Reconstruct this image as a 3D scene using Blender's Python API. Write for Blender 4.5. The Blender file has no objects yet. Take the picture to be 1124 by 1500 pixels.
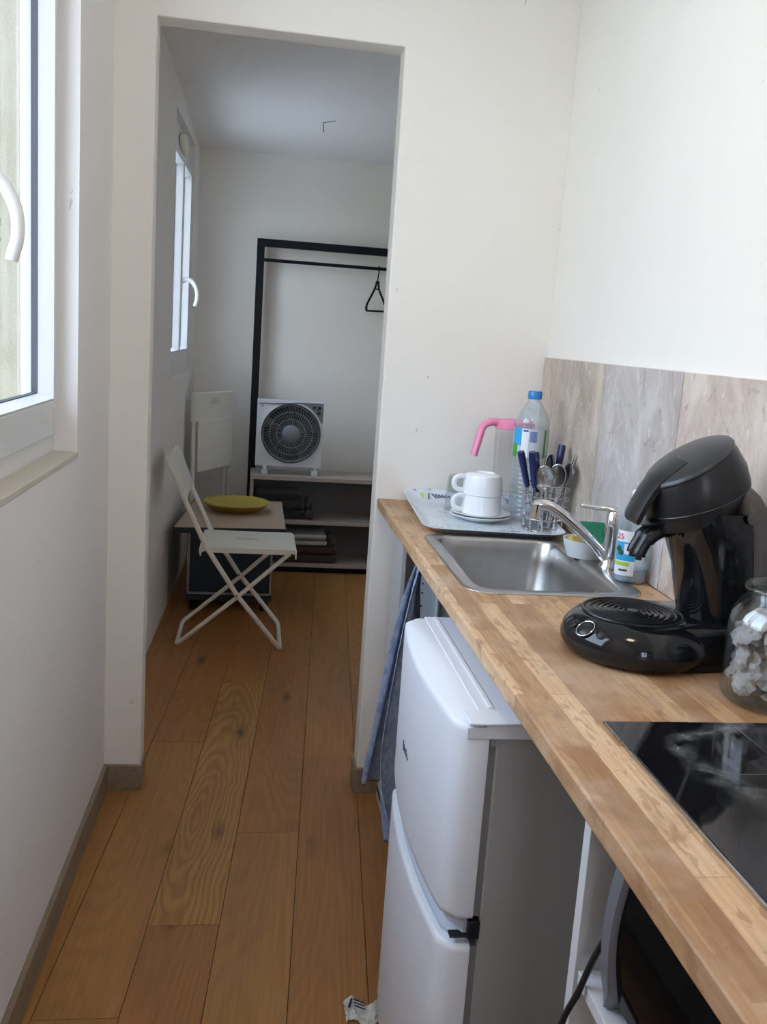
import bpy, bmesh, math, random
from mathutils import Vector, Matrix, noise
random.seed(7)
PI = math.pi
SC = bpy.context.scene
COL = SC.collection

# ------------------------------------------------------------------ mesh helpers
class MB:
    def __init__(self):
        self.bm = bmesh.new()
    def face(self, vs, m=0):
        try:
            f = self.bm.faces.new(vs); f.material_index = m; return f
        except ValueError:
            return None
    def box(self, x0, x1, y0, y1, z0, z1, m=0, M=None):
        c = [(x0,y0,z0),(x1,y0,z0),(x1,y1,z0),(x0,y1,z0),(x0,y0,z1),(x1,y0,z1),(x1,y1,z1),(x0,y1,z1)]
        return self.hexa(c, m, M)
    def hexa(self, c, m=0, M=None):
        v = [self.bm.verts.new((M @ Vector(p)) if M else Vector(p)) for p in c]
        for q in ((0,3,2,1),(4,5,6,7),(0,1,5,4),(1,2,6,5),(2,3,7,6),(3,0,4,7)):
            self.face([v[i] for i in q], m)
        return self
    def prism(self, poly, z0, z1, m=0):
        n = len(poly)
        a = [self.bm.verts.new((p[0],p[1],z0)) for p in poly]
        b = [self.bm.verts.new((p[0],p[1],z1)) for p in poly]
        self.face(a[::-1], m); self.face(b, m)
        for i in range(n): self.face([a[i],a[(i+1)%n],b[(i+1)%n],b[i]], m)
        return self
    def rings(self, rs, m=0, cap0=True, cap1=True, closed=False):
        V = [[self.bm.verts.new(Vector(p)) for p in r] for r in rs]
        n = len(V[0]); k = len(V)
        for j in range(k if closed else k-1):
            A, B = V[j], V[(j+1)%k]
            for i in range(n):
                self.face([A[i],A[(i+1)%n],B[(i+1)%n],B[i]], m)
        if not closed:
            if cap0: self.face(V[0][::-1], m)
            if cap1: self.face(V[-1], m)
        return self
    def tube(self, pts, r, n=10, closed=False, m=0, flat=1.0, up=None):
        pts = [Vector(p) for p in pts]; k = len(pts)
        rr = r if isinstance(r, (list, tuple)) else [r]*k
        rs = []; prev = None
        for i in range(k):
            if closed: t = pts[(i+1)%k]-pts[i-1]
            elif i == 0: t = pts[1]-pts[0]
            elif i == k-1: t = pts[-1]-pts[-2]
            else: t = (pts[i+1]-pts[i]).normalized()+(pts[i]-pts[i-1]).normalized()
            t.normalize()
            if prev is None:
                u = Vector(up) if up else (Vector((0,0,1)) if abs(t.z) < .9 else Vector((1,0,0)))
            else: u = prev
            u = (u - t*u.dot(t)).normalized(); prev = u
            w = t.cross(u)
            s = 1.0
            rs.append([pts[i]+rr[i]*(math.cos(2*PI*q/n)*u*flat+math.sin(2*PI*q/n)*w) for q in range(n)])
        return self.rings(rs, m, closed=closed)
    def lathe(self, prof, c=(0,0,0), n=32, m=0, M=None, sx=1, sy=1, cap0=True, cap1=True, closed=False):
        rs = []
        for r, z in prof:
            r = max(r, 1e-4)
            ring = [Vector((r*sx*math.cos(2*PI*q/n), r*sy*math.sin(2*PI*q/n), z)) for q in range(n)]
            rs.append([(M @ p if M else p)+Vector(c) for p in ring])
        return self.rings(rs, m, cap0, cap1, closed)
    def cyl(self, p, q, r, r2=None, n=20, m=0):
        r2 = r if r2 is None else r2
        return self.tube([p, q], [r, r2], n, m=m)
    def build(self, name, mat, parent=None, bevel=0, seg=2, angle=40, smooth=True, local=False, sub=0, solid=0):
        bmesh.ops.recalc_face_normals(self.bm, faces=self.bm.faces)
        me = bpy.data.meshes.new(name); self.bm.to_mesh(me); self.bm.free()
        return link(name, me, mat, parent, bevel, seg, angle, smooth, local, sub, solid)

def link(name, me, mat, parent=None, bevel=0, seg=2, angle=40, smooth=True, local=False, sub=0, solid=0):
    o = bpy.data.objects.new(name, me); COL.objects.link(o)
    for x in (mat if isinstance(mat, (list, tuple)) else [mat]): me.materials.append(x)
    if smooth:
        me.polygons.foreach_set('use_smooth', [True]*len(me.polygons))
        me.set_sharp_from_angle(angle=math.radians(angle))
    if parent:
        o.parent = parent
        if not local and not parent.get('mesh_world'):
            o.matrix_parent_inverse = wm(parent).inverted()
    if sub:
        s = o.modifiers.new('s', 'SUBSURF'); s.levels = sub; s.render_levels = sub
    if solid:
        s = o.modifiers.new('t', 'SOLIDIFY'); s.thickness = solid; s.offset = 0
    if bevel:
        b = o.modifiers.new('b', 'BEVEL'); b.width = bevel; b.segments = seg; b.limit_method = 'ANGLE'; b.angle_limit = math.radians(40)
    return o

def wm(o):
    M = o.matrix_basis.copy()
    if o.parent: M = wm(o.parent) @ o.matrix_parent_inverse @ M
    return M

def thing(name, label, cat, loc=(0,0,0), rz=0, group=None, kind=None):
    o = bpy.data.objects.new(name, None); COL.objects.link(o)
    o.location = loc; o.rotation_euler = (0,0,rz); o.empty_display_size = .05
    if label: o['label'] = label
    if cat: o['category'] = cat
    if group: o['group'] = group
    if kind: o['kind'] = kind
    return o
def tag(o, label, cat, group=None):
    o['label'] = label; o['category'] = cat
    if group: o['group'] = group
    return o
def struct(o):
    o['kind'] = 'structure'; return o
def text(name, s, size, mat, M, parent, depth=.0004, shear=0):
    cu = bpy.data.curves.new('lettering', 'FONT'); cu.body = s; cu.size = size; cu.extrude = depth
    cu.align_x = 'CENTER'; cu.align_y = 'CENTER'; cu.shear = shear
    t = bpy.data.objects.new('lettering', cu); COL.objects.link(t)
    bpy.context.view_layer.update()
    me = bpy.data.meshes.new_from_object(t.evaluated_get(bpy.context.evaluated_depsgraph_get()))
    bpy.data.objects.remove(t); bpy.data.curves.remove(cu)
    me.transform(M); me.materials.clear()
    return link(name, me, mat, parent, smooth=False)
def frame_M(o, ex, ey):
    ex = Vector(ex).normalized(); ez = ex.cross(Vector(ey)).normalized(); ey = ez.cross(ex)
    M = Matrix((ex, ey, ez)).transposed().to_4x4(); M.translation = Vector(o); return M
def bez(pts, n=8):
    """catmull-rom smoothing of a polyline"""
    P = [Vector(p) for p in pts]; out = []
    P = [2*P[0]-P[1]]+P+[2*P[-1]-P[-2]]
    for i in range(1, len(P)-2):
        for k in range(n):
            t = k/n; a,b,c,d = P[i-1],P[i],P[i+1],P[i+2]
            out.append(.5*((2*b)+(c-a)*t+(2*a-5*b+4*c-d)*t*t+(3*b-a-3*c+d)*t**3))
    out.append(P[-2]); return out
def rrect(x0, x1, y0, y1, z, r, k=6):
    pts = []
    for cx, cy, a0 in ((x1-r,y1-r,0),(x0+r,y1-r,PI/2),(x0+r,y0+r,PI),(x1-r,y0+r,1.5*PI)):
        for i in range(k+1):
            a = a0+PI/2*i/k; pts.append((cx+r*math.cos(a), cy+r*math.sin(a), z))
    return pts

# ------------------------------------------------------------------ materials
def mk(name):
    m = bpy.data.materials.new(name); m.use_nodes = True
    nt = m.node_tree; b = nt.nodes['Principled BSDF']; return m, nt, b
def pmat(name, col, rough=.5, metal=0, **k):
    m, nt, b = mk(name)
    b.inputs['Base Color'].default_value = (*col, 1); b.inputs['Roughness'].default_value = rough
    b.inputs['Metallic'].default_value = metal
    for a, v in k.items():
        b.inputs[a.replace('_', ' ')].default_value = v
    # a whisper of procedural unevenness
    tc = nt.nodes.new('ShaderNodeTexCoord'); n = nt.nodes.new('ShaderNodeTexNoise'); n.inputs['Scale'].default_value = 18
    nt.links.new(tc.outputs['Object'], n.inputs['Vector'])
    mr = nt.nodes.new('ShaderNodeMapRange'); mr.inputs[3].default_value = max(0, rough-.05); mr.inputs[4].default_value = min(1, rough+.05)
    nt.links.new(n.outputs[0], mr.inputs[0]); nt.links.new(mr.outputs[0], b.inputs['Roughness'])
    return m
def N(nt, t, **k):
    n = nt.nodes.new(t)
    for a, v in k.items(): setattr(n, a, v)
    return n
def ramp(nt, src, stops, interp='LINEAR'):
    r = nt.nodes.new('ShaderNodeValToRGB'); cr = r.color_ramp; cr.interpolation = interp
    while len(cr.elements) < len(stops): cr.elements.new(.5)
    for e, (p, c) in zip(cr.elements, stops): e.position = p; e.color = (*c, 1) if len(c) == 3 else c
    nt.links.new(src, r.inputs[0]); return r.outputs[0]
def mix(nt, fac, a, b, mode='MIX'):
    n = nt.nodes.new('ShaderNodeMix'); n.data_type = 'RGBA'; n.blend_type = mode
    for s, i in ((fac, 0), (a, 6), (b, 7)):
        if isinstance(s, (int, float)): n.inputs[i].default_value = s
        elif isinstance(s, tuple): n.inputs[i].default_value = (*s, 1)
        else: nt.links.new(s, n.inputs[i])
    return n.outputs[2]
def mapping(nt, src, scale=(1,1,1), rot=(0,0,0), loc=(0,0,0)):
    n = nt.nodes.new('ShaderNodeMapping'); nt.links.new(src, n.inputs[0])
    n.inputs['Scale'].default_value = scale; n.inputs['Rotation'].default_value = rot; n.inputs['Location'].default_value = loc
    return n.outputs[0]
def noisen(nt, vec, scale, detail=3, rough=.5, dist=0):
    n = nt.nodes.new('ShaderNodeTexNoise'); n.inputs['Scale'].default_value = scale; n.inputs['Detail'].default_value = detail
    n.inputs['Roughness'].default_value = rough; n.inputs['Distortion'].default_value = dist
    nt.links.new(vec, n.inputs['Vector']); return n.outputs[0]
def bump(nt, b, h, strength, dist=.01):
    n = nt.nodes.new('ShaderNodeBump'); n.inputs['Strength'].default_value = strength; n.inputs['Distance'].default_value = dist
    nt.links.new(h, n.inputs['Height']); nt.links.new(n.outputs[0], b.inputs['Normal'])
def math_(nt, op, a, b=None, c=None):
    n = nt.nodes.new('ShaderNodeMath'); n.operation = op
    for i, s in enumerate((a, b, c)):
        if s is None: continue
        if isinstance(s, (int, float)): n.inputs[i].default_value = s
        else: nt.links.new(s, n.inputs[i])
    return n.outputs[0]

def plaster(name, col, var=.03, bmp=.12):
    m, nt, b = mk(name); tc = N(nt, 'ShaderNodeTexCoord'); v = tc.outputs['Object']
    n1 = noisen(nt, v, 1.7, 3)
    c2 = tuple(max(0, x-var) for x in col)
    c = ramp(nt, n1, [(.35, c2), (.65, col)])
    sp = noisen(nt, mapping(nt, v, (1,1,.7)), 38, 2, .45, 1.0)
    sm = ramp(nt, sp, [(.0, (1,1,1)), (.215, (1,1,1)), (.25, (0,0,0))])
    c = mix(nt, math_(nt, 'MULTIPLY', sm, .35), c, (.30,.25,.2))
    nt.links.new(c, b.inputs['Base Color']); b.inputs['Roughness'].default_value = .75
    h = math_(nt, 'ADD', noisen(nt, v, 9, 3), math_(nt, 'MULTIPLY', noisen(nt, v, 90, 2), .15))
    bump(nt, b, h, bmp, .02); return m
M_WALL = plaster('wall_plaster', (.88,.85,.795))
M_LWALL = plaster('left_wall_plaster', (.85,.82,.80), .03)
M_CEIL = plaster('ceiling_plaster', (.86,.85,.84), .02)

def floor_mat():
    m, nt, b = mk('oak_planks')
    uv = N(nt, 'ShaderNodeUVMap').outputs[0]
    at = N(nt, 'ShaderNodeVertexColor', layer_name='plank')
    sep = N(nt, 'ShaderNodeSeparateColor'); nt.links.new(at.outputs[0], sep.inputs[0])
    tone, fig, hue = sep.outputs
    # cathedral figure: contour lines of a stretched noise
    f = noisen(nt, mapping(nt, uv, (4.2,.62,1)), 1, 1, .4)
    vd = N(nt, 'ShaderNodeVectorMath', operation='DISTANCE'); nt.links.new(mapping(nt, uv, (10.5,1.25,1)), vd.inputs[0]); vd.inputs[1].default_value = (10.5*2.5456,1.25*7.57,0)
    oval = math_(nt, 'MULTIPLY', math_(nt, 'ADD', vd.outputs['Value'], math_(nt, 'MULTIPLY', noisen(nt, mapping(nt, uv, (9,3.2,1)), 1, 2, .5), .75)), 46)
    sel = math_(nt, 'GREATER_THAN', hue, .95)
    fm = N(nt, 'ShaderNodeMix'); nt.links.new(sel, fm.inputs[0]); nt.links.new(math_(nt, 'MULTIPLY', f, 190), fm.inputs[2]); nt.links.new(oval, fm.inputs[3])
    f2 = math_(nt, 'ADD', fm.outputs[0], math_(nt, 'MULTIPLY', noisen(nt, mapping(nt, uv, (60,5,1)), 1, 3), 2.2))
    lines = math_(nt, 'ADD', math_(nt, 'MULTIPLY', math_(nt, 'SINE', f2), .5), .5)
    lines = math_(nt, 'POWER', lines, 1.6)
    gr = noisen(nt, mapping(nt, uv, (160,3.5,1)), 1, 4, .6)
    base = ramp(nt, tone, [(0, (.27,.112,.032)), (.45, (.40,.175,.050)), (.8, (.49,.255,.072)), (1, (.56,.33,.10))])
    dark = mix(nt, 1, base, (.50,.42,.34), 'MULTIPLY')
    c = mix(nt, math_(nt, 'MULTIPLY', lines, math_(nt, 'MULTIPLY', fig, .62)), base, dark)
    c = mix(nt, math_(nt, 'MULTIPLY', ramp(nt, gr, [(.42,(0,0,0)),(.68,(1,1,1))]), .35), c, dark)
    big = noisen(nt, mapping(nt, uv, (6,1.3,1)), 1, 3, .6)
    c = mix(nt, math_(nt, 'MULTIPLY', ramp(nt, big, [(.45,(0,0,0)),(.75,(1,1,1))]), .35), c, (.20,.09,.05))
    # knots
    vo = N(nt, 'ShaderNodeTexVoronoi'); vo.inputs['Scale'].default_value = 1
    nt.links.new(mapping(nt, uv, (6.9,2.3,1)), vo.inputs['Vector'])
    dd = math_(nt, 'ADD', vo.outputs['Distance'], math_(nt, 'MULTIPLY', noisen(nt, mapping(nt, uv, (40,16,1)), 1, 3), .16))
    k = ramp(nt, dd, [(.12,(1,1,1)),(.17,(.5,.5,.5)),(.25,(0,0,0))])
    c = mix(nt, math_(nt, 'MULTIPLY', k, .85), c, (.075,.034,.018))
    nt.links.new(c, b.inputs['Base Color'])
    nt.links.new(math_(nt, 'ADD', math_(nt, 'MULTIPLY', gr, .2), .30), b.inputs['Roughness'])
    bump(nt, b, math_(nt, 'ADD', math_(nt, 'MULTIPLY', gr, .5), lines), .06, .003)
    return m
M_FLOOR = floor_mat()

def worktop_mat():
    m, nt, b = mk('beech_worktop'); tc = N(nt, 'ShaderNodeTexCoord'); v = tc.outputs['Object']
    br = N(nt, 'ShaderNodeTexBrick'); br.offset = .37; br.offset_frequency = 2
    nt.links.new(mapping(nt, v, (1,1,1), (0,0,PI/2), (.13,.747,0)), br.inputs['Vector'])
    br.inputs['Scale'].default_value = 1; br.inputs['Brick Width'].default_value = .43; br.inputs['Row Height'].default_value = .0335
    br.inputs['Mortar Size'].default_value = .0006; br.inputs['Mortar Smooth'].default_value = .2
    br.inputs['Color1'].default_value = (0,0,0,1); br.inputs['Color2'].default_value = (1,1,1,1); br.inputs['Mortar'].default_value = (.2,.2,.2,1)
    base = ramp(nt, br.outputs['Color'], [(0, (.37,.195,.088)), (.35, (.52,.31,.155)), (.7, (.64,.41,.225)), (1, (.74,.51,.305))])
    dk = mix(nt, 1, base, (.62,.52,.44), 'MULTIPLY')
    gr = noisen(nt, mapping(nt, v, (190,7,90)), 1, 4, .65)
    c = mix(nt, math_(nt, 'MULTIPLY', ramp(nt, gr, [(.4,(0,0,0)),(.66,(1,1,1))]), .6), base, dk)
    fl = noisen(nt, mapping(nt, v, (75,20,40)), 1, 2, .5, .6)
    c = mix(nt, math_(nt, 'MULTIPLY', ramp(nt, fl, [(.56,(0,0,0)),(.61,(1,1,1))]), .55), c, (.30,.15,.07))
    # worn greyish bleach and scratches
    w = noisen(nt, v, 5.5, 4, .6)
    c = mix(nt, math_(nt, 'MULTIPLY', ramp(nt, w, [(.47,(0,0,0)),(.65,(1,1,1))]), .35), c, (.70,.56,.42))
    st = noisen(nt, mapping(nt, v, (1,1,1), (0,0,0), (3,5,0)), 9, 4, .6, .8)
    c = mix(nt, math_(nt, 'MULTIPLY', ramp(nt, st, [(.56,(0,0,0)),(.68,(1,1,1))]), .5), c, (.27,.15,.075))
    sc = noisen(nt, mapping(nt, v, (22,22,22), (0,0,.5)), 1, 1, .3, 4)
    c = mix(nt, math_(nt, 'MULTIPLY', ramp(nt, math_(nt, 'ABSOLUTE', math_(nt, 'SUBTRACT', sc, .66)), [(0,(1,1,1)),(.012,(0,0,0))]), .55), c, (.20,.10,.05))
    nt.links.new(c, b.inputs['Base Color']); b.inputs['Roughness'].default_value = .46
    bump(nt, b, gr, .05, .002); return m
M_TOP = worktop_mat()

def travertine():
    m, nt, b = mk('travertine'); tc = N(nt, 'ShaderNodeTexCoord'); v = tc.outputs['Object']
    at = N(nt, 'ShaderNodeVertexColor', layer_name='plank')
    sep = N(nt, 'ShaderNodeSeparateColor'); nt.links.new(at.outputs[0], sep.inputs[0])
    base = ramp(nt, sep.outputs[0], [(0, (.60,.53,.44)), (.5, (.60,.57,.55)), (1, (.68,.59,.52))])
    s1 = noisen(nt, mapping(nt, v, (8,8,4.2)), 1, 6, .68, .8)
    c = mix(nt, ramp(nt, s1, [(.38,(0,0,0)),(.70,(1,1,1))]), base, mix(nt, 1, base, (.60,.53,.50), 'MULTIPLY'))
    s2 = noisen(nt, mapping(nt, v, (75,75,42)), 1, 3, .6)
    c = mix(nt, math_(nt, 'MULTIPLY', ramp(nt, s2, [(.60,(0,0,0)),(.70,(1,1,1))]), .75), c, (.72,.69,.64))
    s3 = noisen(nt, mapping(nt, v, (22,22,13), (0,0,0), (4,4,4)), 1, 5, .75, 1)
    pm = math_(nt, 'MULTIPLY', ramp(nt, s3, [(.60,(0,0,0)),(.67,(1,1,1))]), .7)
    c = mix(nt, pm, c, (.22,.19,.18))
    nt.links.new(c, b.inputs['Base Color']); b.inputs['Roughness'].default_value = .42
    bump(nt, b, math_(nt, 'ADD', s1, math_(nt, 'MULTIPLY', pm, -1)), .12, .004); return m
M_TRAV = travertine()
M_GROUT = pmat('grout', (.62,.60,.57), .8)

def wood(name, a, bcol, scale=(60,60,3), rough=.5, amt=.7):
    m, nt, b = mk(name); tc = N(nt, 'ShaderNodeTexCoord'); v = tc.outputs['Object']
    g = noisen(nt, mapping(nt, v, scale), 1, 4, .6, .3)
    c = mix(nt, math_(nt, 'MULTIPLY', ramp(nt, g, [(.35,(0,0,0)),(.7,(1,1,1))]), amt), a, bcol)
    nt.links.new(c, b.inputs['Base Color']); b.inputs['Roughness'].default_value = rough
    bump(nt, b, g, .05, .002); return m
M_BASEB = wood('baseboard_oak', (.30,.235,.165), (.19,.135,.09), (60,4,60))
M_SHELF = wood('grey_oak_board', (.47,.41,.36), (.34,.29,.25), (3,60,60))
M_TABLE = wood('pale_wood_top', (.50,.38,.28), (.44,.33,.24), (4,50,50))

def fabric(name, a, bcol, scale=220, bstr=.35, fold=0):
    m, nt, b = mk(name); tc = N(nt, 'ShaderNodeTexCoord'); v = tc.outputs['Object']
    n = noisen(nt, v, scale, 2); w = noisen(nt, v, 14, 3)
    c = mix(nt, n, a, bcol); c = mix(nt, math_(nt, 'MULTIPLY', w, .35), c, bcol)
    nt.links.new(c, b.inputs['Base Color']); b.inputs['Roughness'].default_value = .95
    b.inputs['Sheen Weight'].default_value = .2
    bump(nt, b, math_(nt, 'ADD', n, math_(nt, 'MULTIPLY', w, fold)), bstr, .004); return m
def towel_mat():
    m, nt, b = mk('blue_terry'); tc = N(nt, 'ShaderNodeTexCoord'); v = tc.outputs['Object']
    n = noisen(nt, v, 260, 2)
    ck = noisen(nt, mapping(nt, v, (60,60,34)), 1, 2, .5, 1)
    c = mix(nt, ramp(nt, ck, [(.42,(0,0,0)),(.58,(1,1,1))]), (.20,.27,.44), (.34,.42,.58))
    c = mix(nt, math_(nt, 'MULTIPLY', n, .3), c, (.5,.56,.66))
    nt.links.new(c, b.inputs['Base Color']); b.inputs['Roughness'].default_value = .95
    bump(nt, b, math_(nt, 'ADD', n, ck), .4, .004); return m
M_TOWEL = towel_mat()
M_BLACKCL = fabric('black_cloth', (.012,.011,.013), (.03,.026,.028), 150, .4, 1)
M_MAROON = fabric('dark_maroon_cloth', (.045,.018,.020), (.075,.035,.035), 150, .4, 1)
M_GREYCL = fabric('pale_grey_cloth', (.34,.34,.32), (.45,.45,.42), 150, .5, 1)
M_BROWNCL = fabric('dark_brown_cloth', (.03,.022,.02), (.07,.055,.05), 120, .5, 1)

M_PVC = pmat('white_pvc', (.80,.80,.80), .40)
M_PVCB = pmat('frame_white', (.74,.75,.75), .35)
M_RUB = pmat('grey_seal', (.08,.085,.10), .6)
M_WHITE = pmat('white_enamel', (.72,.75,.80), .40)
M_FRSHADE = pmat('fridge_side_shade', (.34,.34,.335), .42)  # white fridge side painted grey to stand in for its shade
M_FRGASK = pmat('fridge_gasket', (.20,.20,.20), .6)
M_CHAIR = pmat('cream_chair', (.80,.78,.71), .42)
M_DARKHOLE = pmat('dark_slot', (.05,.05,.05), .8)
M_BLACKP = pmat('black_powder_coat', (.007,.008,.012), .5, 0, Specular_IOR_Level=.2)
M_NAVY = pmat('navy_board', (.012,.020,.032), .5)
M_NAVY2 = pmat('navy_drawer_front', (.010,.022,.036), .55)
M_EDGE = pmat('pale_edge', (.30,.30,.29), .5)
M_YEL = wood('yellow_lacquer', (.47,.38,.045), (.42,.33,.035), (30,6,30), .45, .5)
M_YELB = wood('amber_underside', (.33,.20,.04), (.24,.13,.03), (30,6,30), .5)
M_FANW = pmat('fan_white', (.66,.67,.70), .4)
M_FANG = pmat('fan_grey', (.20,.22,.24), .4)
M_FANBL = pmat('fan_blade', (.025,.03,.033), .4)
M_FANGR = pmat('fan_grille', (.33,.35,.36), .45)
M_STEEL = pmat('brushed_steel', (.50,.50,.50), .27, 1)
def steel_brushed():
    m, nt, b = mk('sink_steel'); tc = N(nt, 'ShaderNodeTexCoord'); v = tc.outputs['Object']
    b.inputs['Metallic'].default_value = 1; g = noisen(nt, mapping(nt, v, (8,8,400)), 1, 3); h = noisen(nt, v, 25, 3)
    c = mix(nt, h, (.36,.35,.34), (.50,.49,.48)); nt.links.new(c, b.inputs['Base Color'])
    nt.links.new(math_(nt, 'ADD', math_(nt, 'MULTIPLY', g, .15), .24), b.inputs['Roughness']); bump(nt, b, g, .03, .001); return m
M_SINK = steel_brushed()
M_CHROME = pmat('chrome', (.72,.73,.75), .07, 1)
M_CUTL = pmat('cutlery_steel', (.42,.42,.43), .2, 1)
M_BLUEH = pmat('navy_handle_plastic', (.008,.013,.085), .3)
M_BLKGL = pmat('gloss_black', (.006,.0065,.008), .05, 0, Specular_IOR_Level=.45)
M_BLKMAT = pmat('satin_black', (.010,.011,.013), .30, 0, Specular_IOR_Level=.4)
M_MWGL = pmat('oven_glass', (.004,.004,.004), .06, 0, IOR=1.09)
M_BLKLID = pmat('lid_black', (.018,.019,.023), .34)
M_TANK = pmat('smoked_tank', (.075,.073,.068), .22)
M_PORC = pmat('white_porcelain', (.84,.86,.88), .16)
M_PORC2 = pmat('saucer_glaze', (.76,.80,.78), .2)
M_PINK = pmat('pink_plastic', (.88,.28,.47), .3)
M_BCAP = pmat('blue_cap', (.03,.22,.55), .35)
M_SPONGEG = fabric('green_scourer', (.012,.16,.085), (.03,.27,.14), 260, .8)
M_SPONGEY = fabric('yellow_sponge', (.45,.32,.09), (.60,.46,.16), 180, .6)
M_GREYMW = pmat('grey_metal_paint', (.17,.18,.21), .38, .3)
M_CAB = pmat('white_melamine', (.62,.63,.65), .4)
M_CABIN = pmat('cabinet_board', (.56,.60,.63), .45)
M_INK = pmat('dark_print', (.03,.03,.06), .5)
M_INKB = pmat('blue_print', (.02,.10,.50), .5)
M_SKYB = pmat('cyan_print', (.03,.38,.72), .45)
M_GRN = pmat('green_print', (.06,.33,.05), .5)
M_DGRN = pmat('dark_green_print', (.02,.09,.03), .5)
M_LIME = pmat('lime_print', (.42,.60,.08), .5)
M_RED = pmat('red_print', (.65,.05,.10), .5)
M_PAPER = pmat('white_label', (.80,.83,.86), .5)
M_PLBL = pmat('pale_label', (.55,.60,.62), .45)
M_GREYT = pmat('grey_lettering', (.16,.165,.17), .4)
M_CREAM = pmat('cream_plastic', (.86,.85,.66), .4)

def hob_mat():
    m, nt, b = mk('hob_glass'); tc = N(nt, 'ShaderNodeTexCoord'); v = tc.outputs['Object']
    # worn ring of residue round one cooking zone (object space centre)
    sp = N(nt, 'ShaderNodeVectorMath', operation='DISTANCE'); nt.links.new(v, sp.inputs[0]); sp.inputs[1].default_value = (1.005,.935,.904)
    n = noisen(nt, v, 14, 3)
    d = math_(nt, 'ADD', sp.outputs['Value'], math_(nt, 'MULTIPLY', math_(nt, 'SUBTRACT', n, .5), .05))
    ring = math_(nt, 'ABSOLUTE', math_(nt, 'SUBTRACT', d, .108))
    f = math_(nt, 'MULTIPLY', ramp(nt, ring, [(0,(1,1,1)),(.012,(.45,.45,.45)),(.02,(0,0,0))]), ramp(nt, noisen(nt, v, 40, 4), [(.35,(0,0,0)),(.75,(1,1,1))]))
    c = mix(nt, math_(nt, 'MULTIPLY', f, .8), (.006,.006,.008), (.20,.20,.20))
    nt.links.new(c, b.inputs['Base Color'])
    nt.links.new(math_(nt, 'ADD', math_(nt, 'MULTIPLY', f, .35), .05), b.inputs['Roughness']); return m
M_HOB = hob_mat()

def glassy(name, tint=(1,1,1), rough=0.0, gloss=.0, ior=1.45, body=0.0, bodycol=(.8,.85,.9)):
    """thin clear sheet: see-through with a fresnel reflection"""
    m = bpy.data.materials.new(name); m.use_nodes = True; nt = m.node_tree
    for n in list(nt.nodes): nt.nodes.remove(n)
    out = N(nt, 'ShaderNodeOutputMaterial'); tr = N(nt, 'ShaderNodeBsdfTransparent'); gl = N(nt, 'ShaderNodeBsdfGlossy')
    tr.inputs[0].default_value = (*tint, 1); gl.inputs['Roughness'].default_value = rough
    fr = N(nt, 'ShaderNodeLayerWeight'); fr.inputs['Blend'].default_value = .5
    mx = N(nt, 'ShaderNodeMixShader'); p = math_(nt, 'POWER', fr.outputs['Facing'], 3.2)
    nt.links.new(math_(nt, 'MINIMUM', math_(nt, 'ADD', math_(nt, 'MULTIPLY', p, .75), .04+gloss), 1), mx.inputs[0])
    src = tr.outputs[0]
    if body:
        df = N(nt, 'ShaderNodeBsdfDiffuse'); df.inputs[0].default_value = (*bodycol, 1)
        m2 = N(nt, 'ShaderNodeMixShader')
        tc = N(nt, 'ShaderNodeTexCoord'); nn = noisen(nt, tc.outputs['Object'], 35, 2)
        nt.links.new(math_(nt, 'MULTIPLY', nn, body*2), m2.inputs[0])
        nt.links.new(tr.outputs[0], m2.inputs[1]); nt.links.new(df.outputs[0], m2.inputs[2]); src = m2.outputs[0]
    nt.links.new(src, mx.inputs[1]); nt.links.new(gl.outputs[0], mx.inputs[2]); nt.links.new(mx.outputs[0], out.inputs[0])
    return m
M_PANE = glassy('window_glass', (.97,.99,1), 0, 0)
M_PET = glassy('clear_pet', (.93,.965,.98), .05, .03, body=.16, bodycol=(.55,.72,.85))
M_JUG = glassy('clear_acrylic', (.985,.985,.985), .04, .0)
M_GLASS = glassy('greenish_glass', (.86,.90,.89), .03, .02)
M_JARGL = glassy('jar_glass', (.93,.95,.95), .02, .03)

def tray_mat():
    m, nt, b = mk('printed_tray'); tc = N(nt, 'ShaderNodeTexCoord'); v = tc.outputs['Object']
    base = (.74,.79,.86)
    a = noisen(nt, mapping(nt, v, (1,1,1)), 11, 2)
    patch = ramp(nt, a, [(.50,(0,0,0)),(.56,(1,1,1))])
    d = ramp(nt, noisen(nt, mapping(nt, v, (1,1.6,1)), 110, 3, .6), [(.55,(0,0,0)),(.60,(1,1,1))])
    c = mix(nt, math_(nt, 'MULTIPLY', math_(nt, 'MULTIPLY', patch, d), .75), base, (.10,.13,.26))
    g = noisen(nt, mapping(nt, v, (1,1,1), (0,0,0), (7,3,1)), 13, 2)
    c = mix(nt, math_(nt, 'MULTIPLY', ramp(nt, g, [(.60,(0,0,0)),(.66,(1,1,1))]), .35), c, (.50,.66,.36))
    nt.links.new(c, b.inputs['Base Color']); b.inputs['Roughness'].default_value = .3; return m
M_TRAY = tray_mat()
def pod_mat():
    m, nt, b = mk('pod_paper'); tc = N(nt, 'ShaderNodeTexCoord'); v = tc.outputs['Object']
    n = noisen(nt, v, 30, 4, .6); c = ramp(nt, n, [(.34,(.07,.05,.04)),(.46,(.32,.29,.28)),(.7,(.52,.51,.52))])
    nt.links.new(c, b.inputs['Base Color']); b.inputs['Roughness'].default_value = .85; bump(nt, b, noisen(nt, v, 120, 3), .5, .003); return m
M_POD = pod_mat()
def facade_mat():
    m, nt, b = mk('cream_render'); tc = N(nt, 'ShaderNodeTexCoord'); v = tc.outputs['Object']
    c = ramp(nt, noisen(nt, v, 2.5, 6, .65), [(.35,(.36,.315,.20)),(.65,(.48,.435,.30))])
    nt.links.new(c, b.inputs['Base Color']); b.inputs['Roughness'].default_value = .9
    bump(nt, b, noisen(nt, v, 12, 5, .7), .5, .03); return m
M_FAC = facade_mat()

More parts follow.
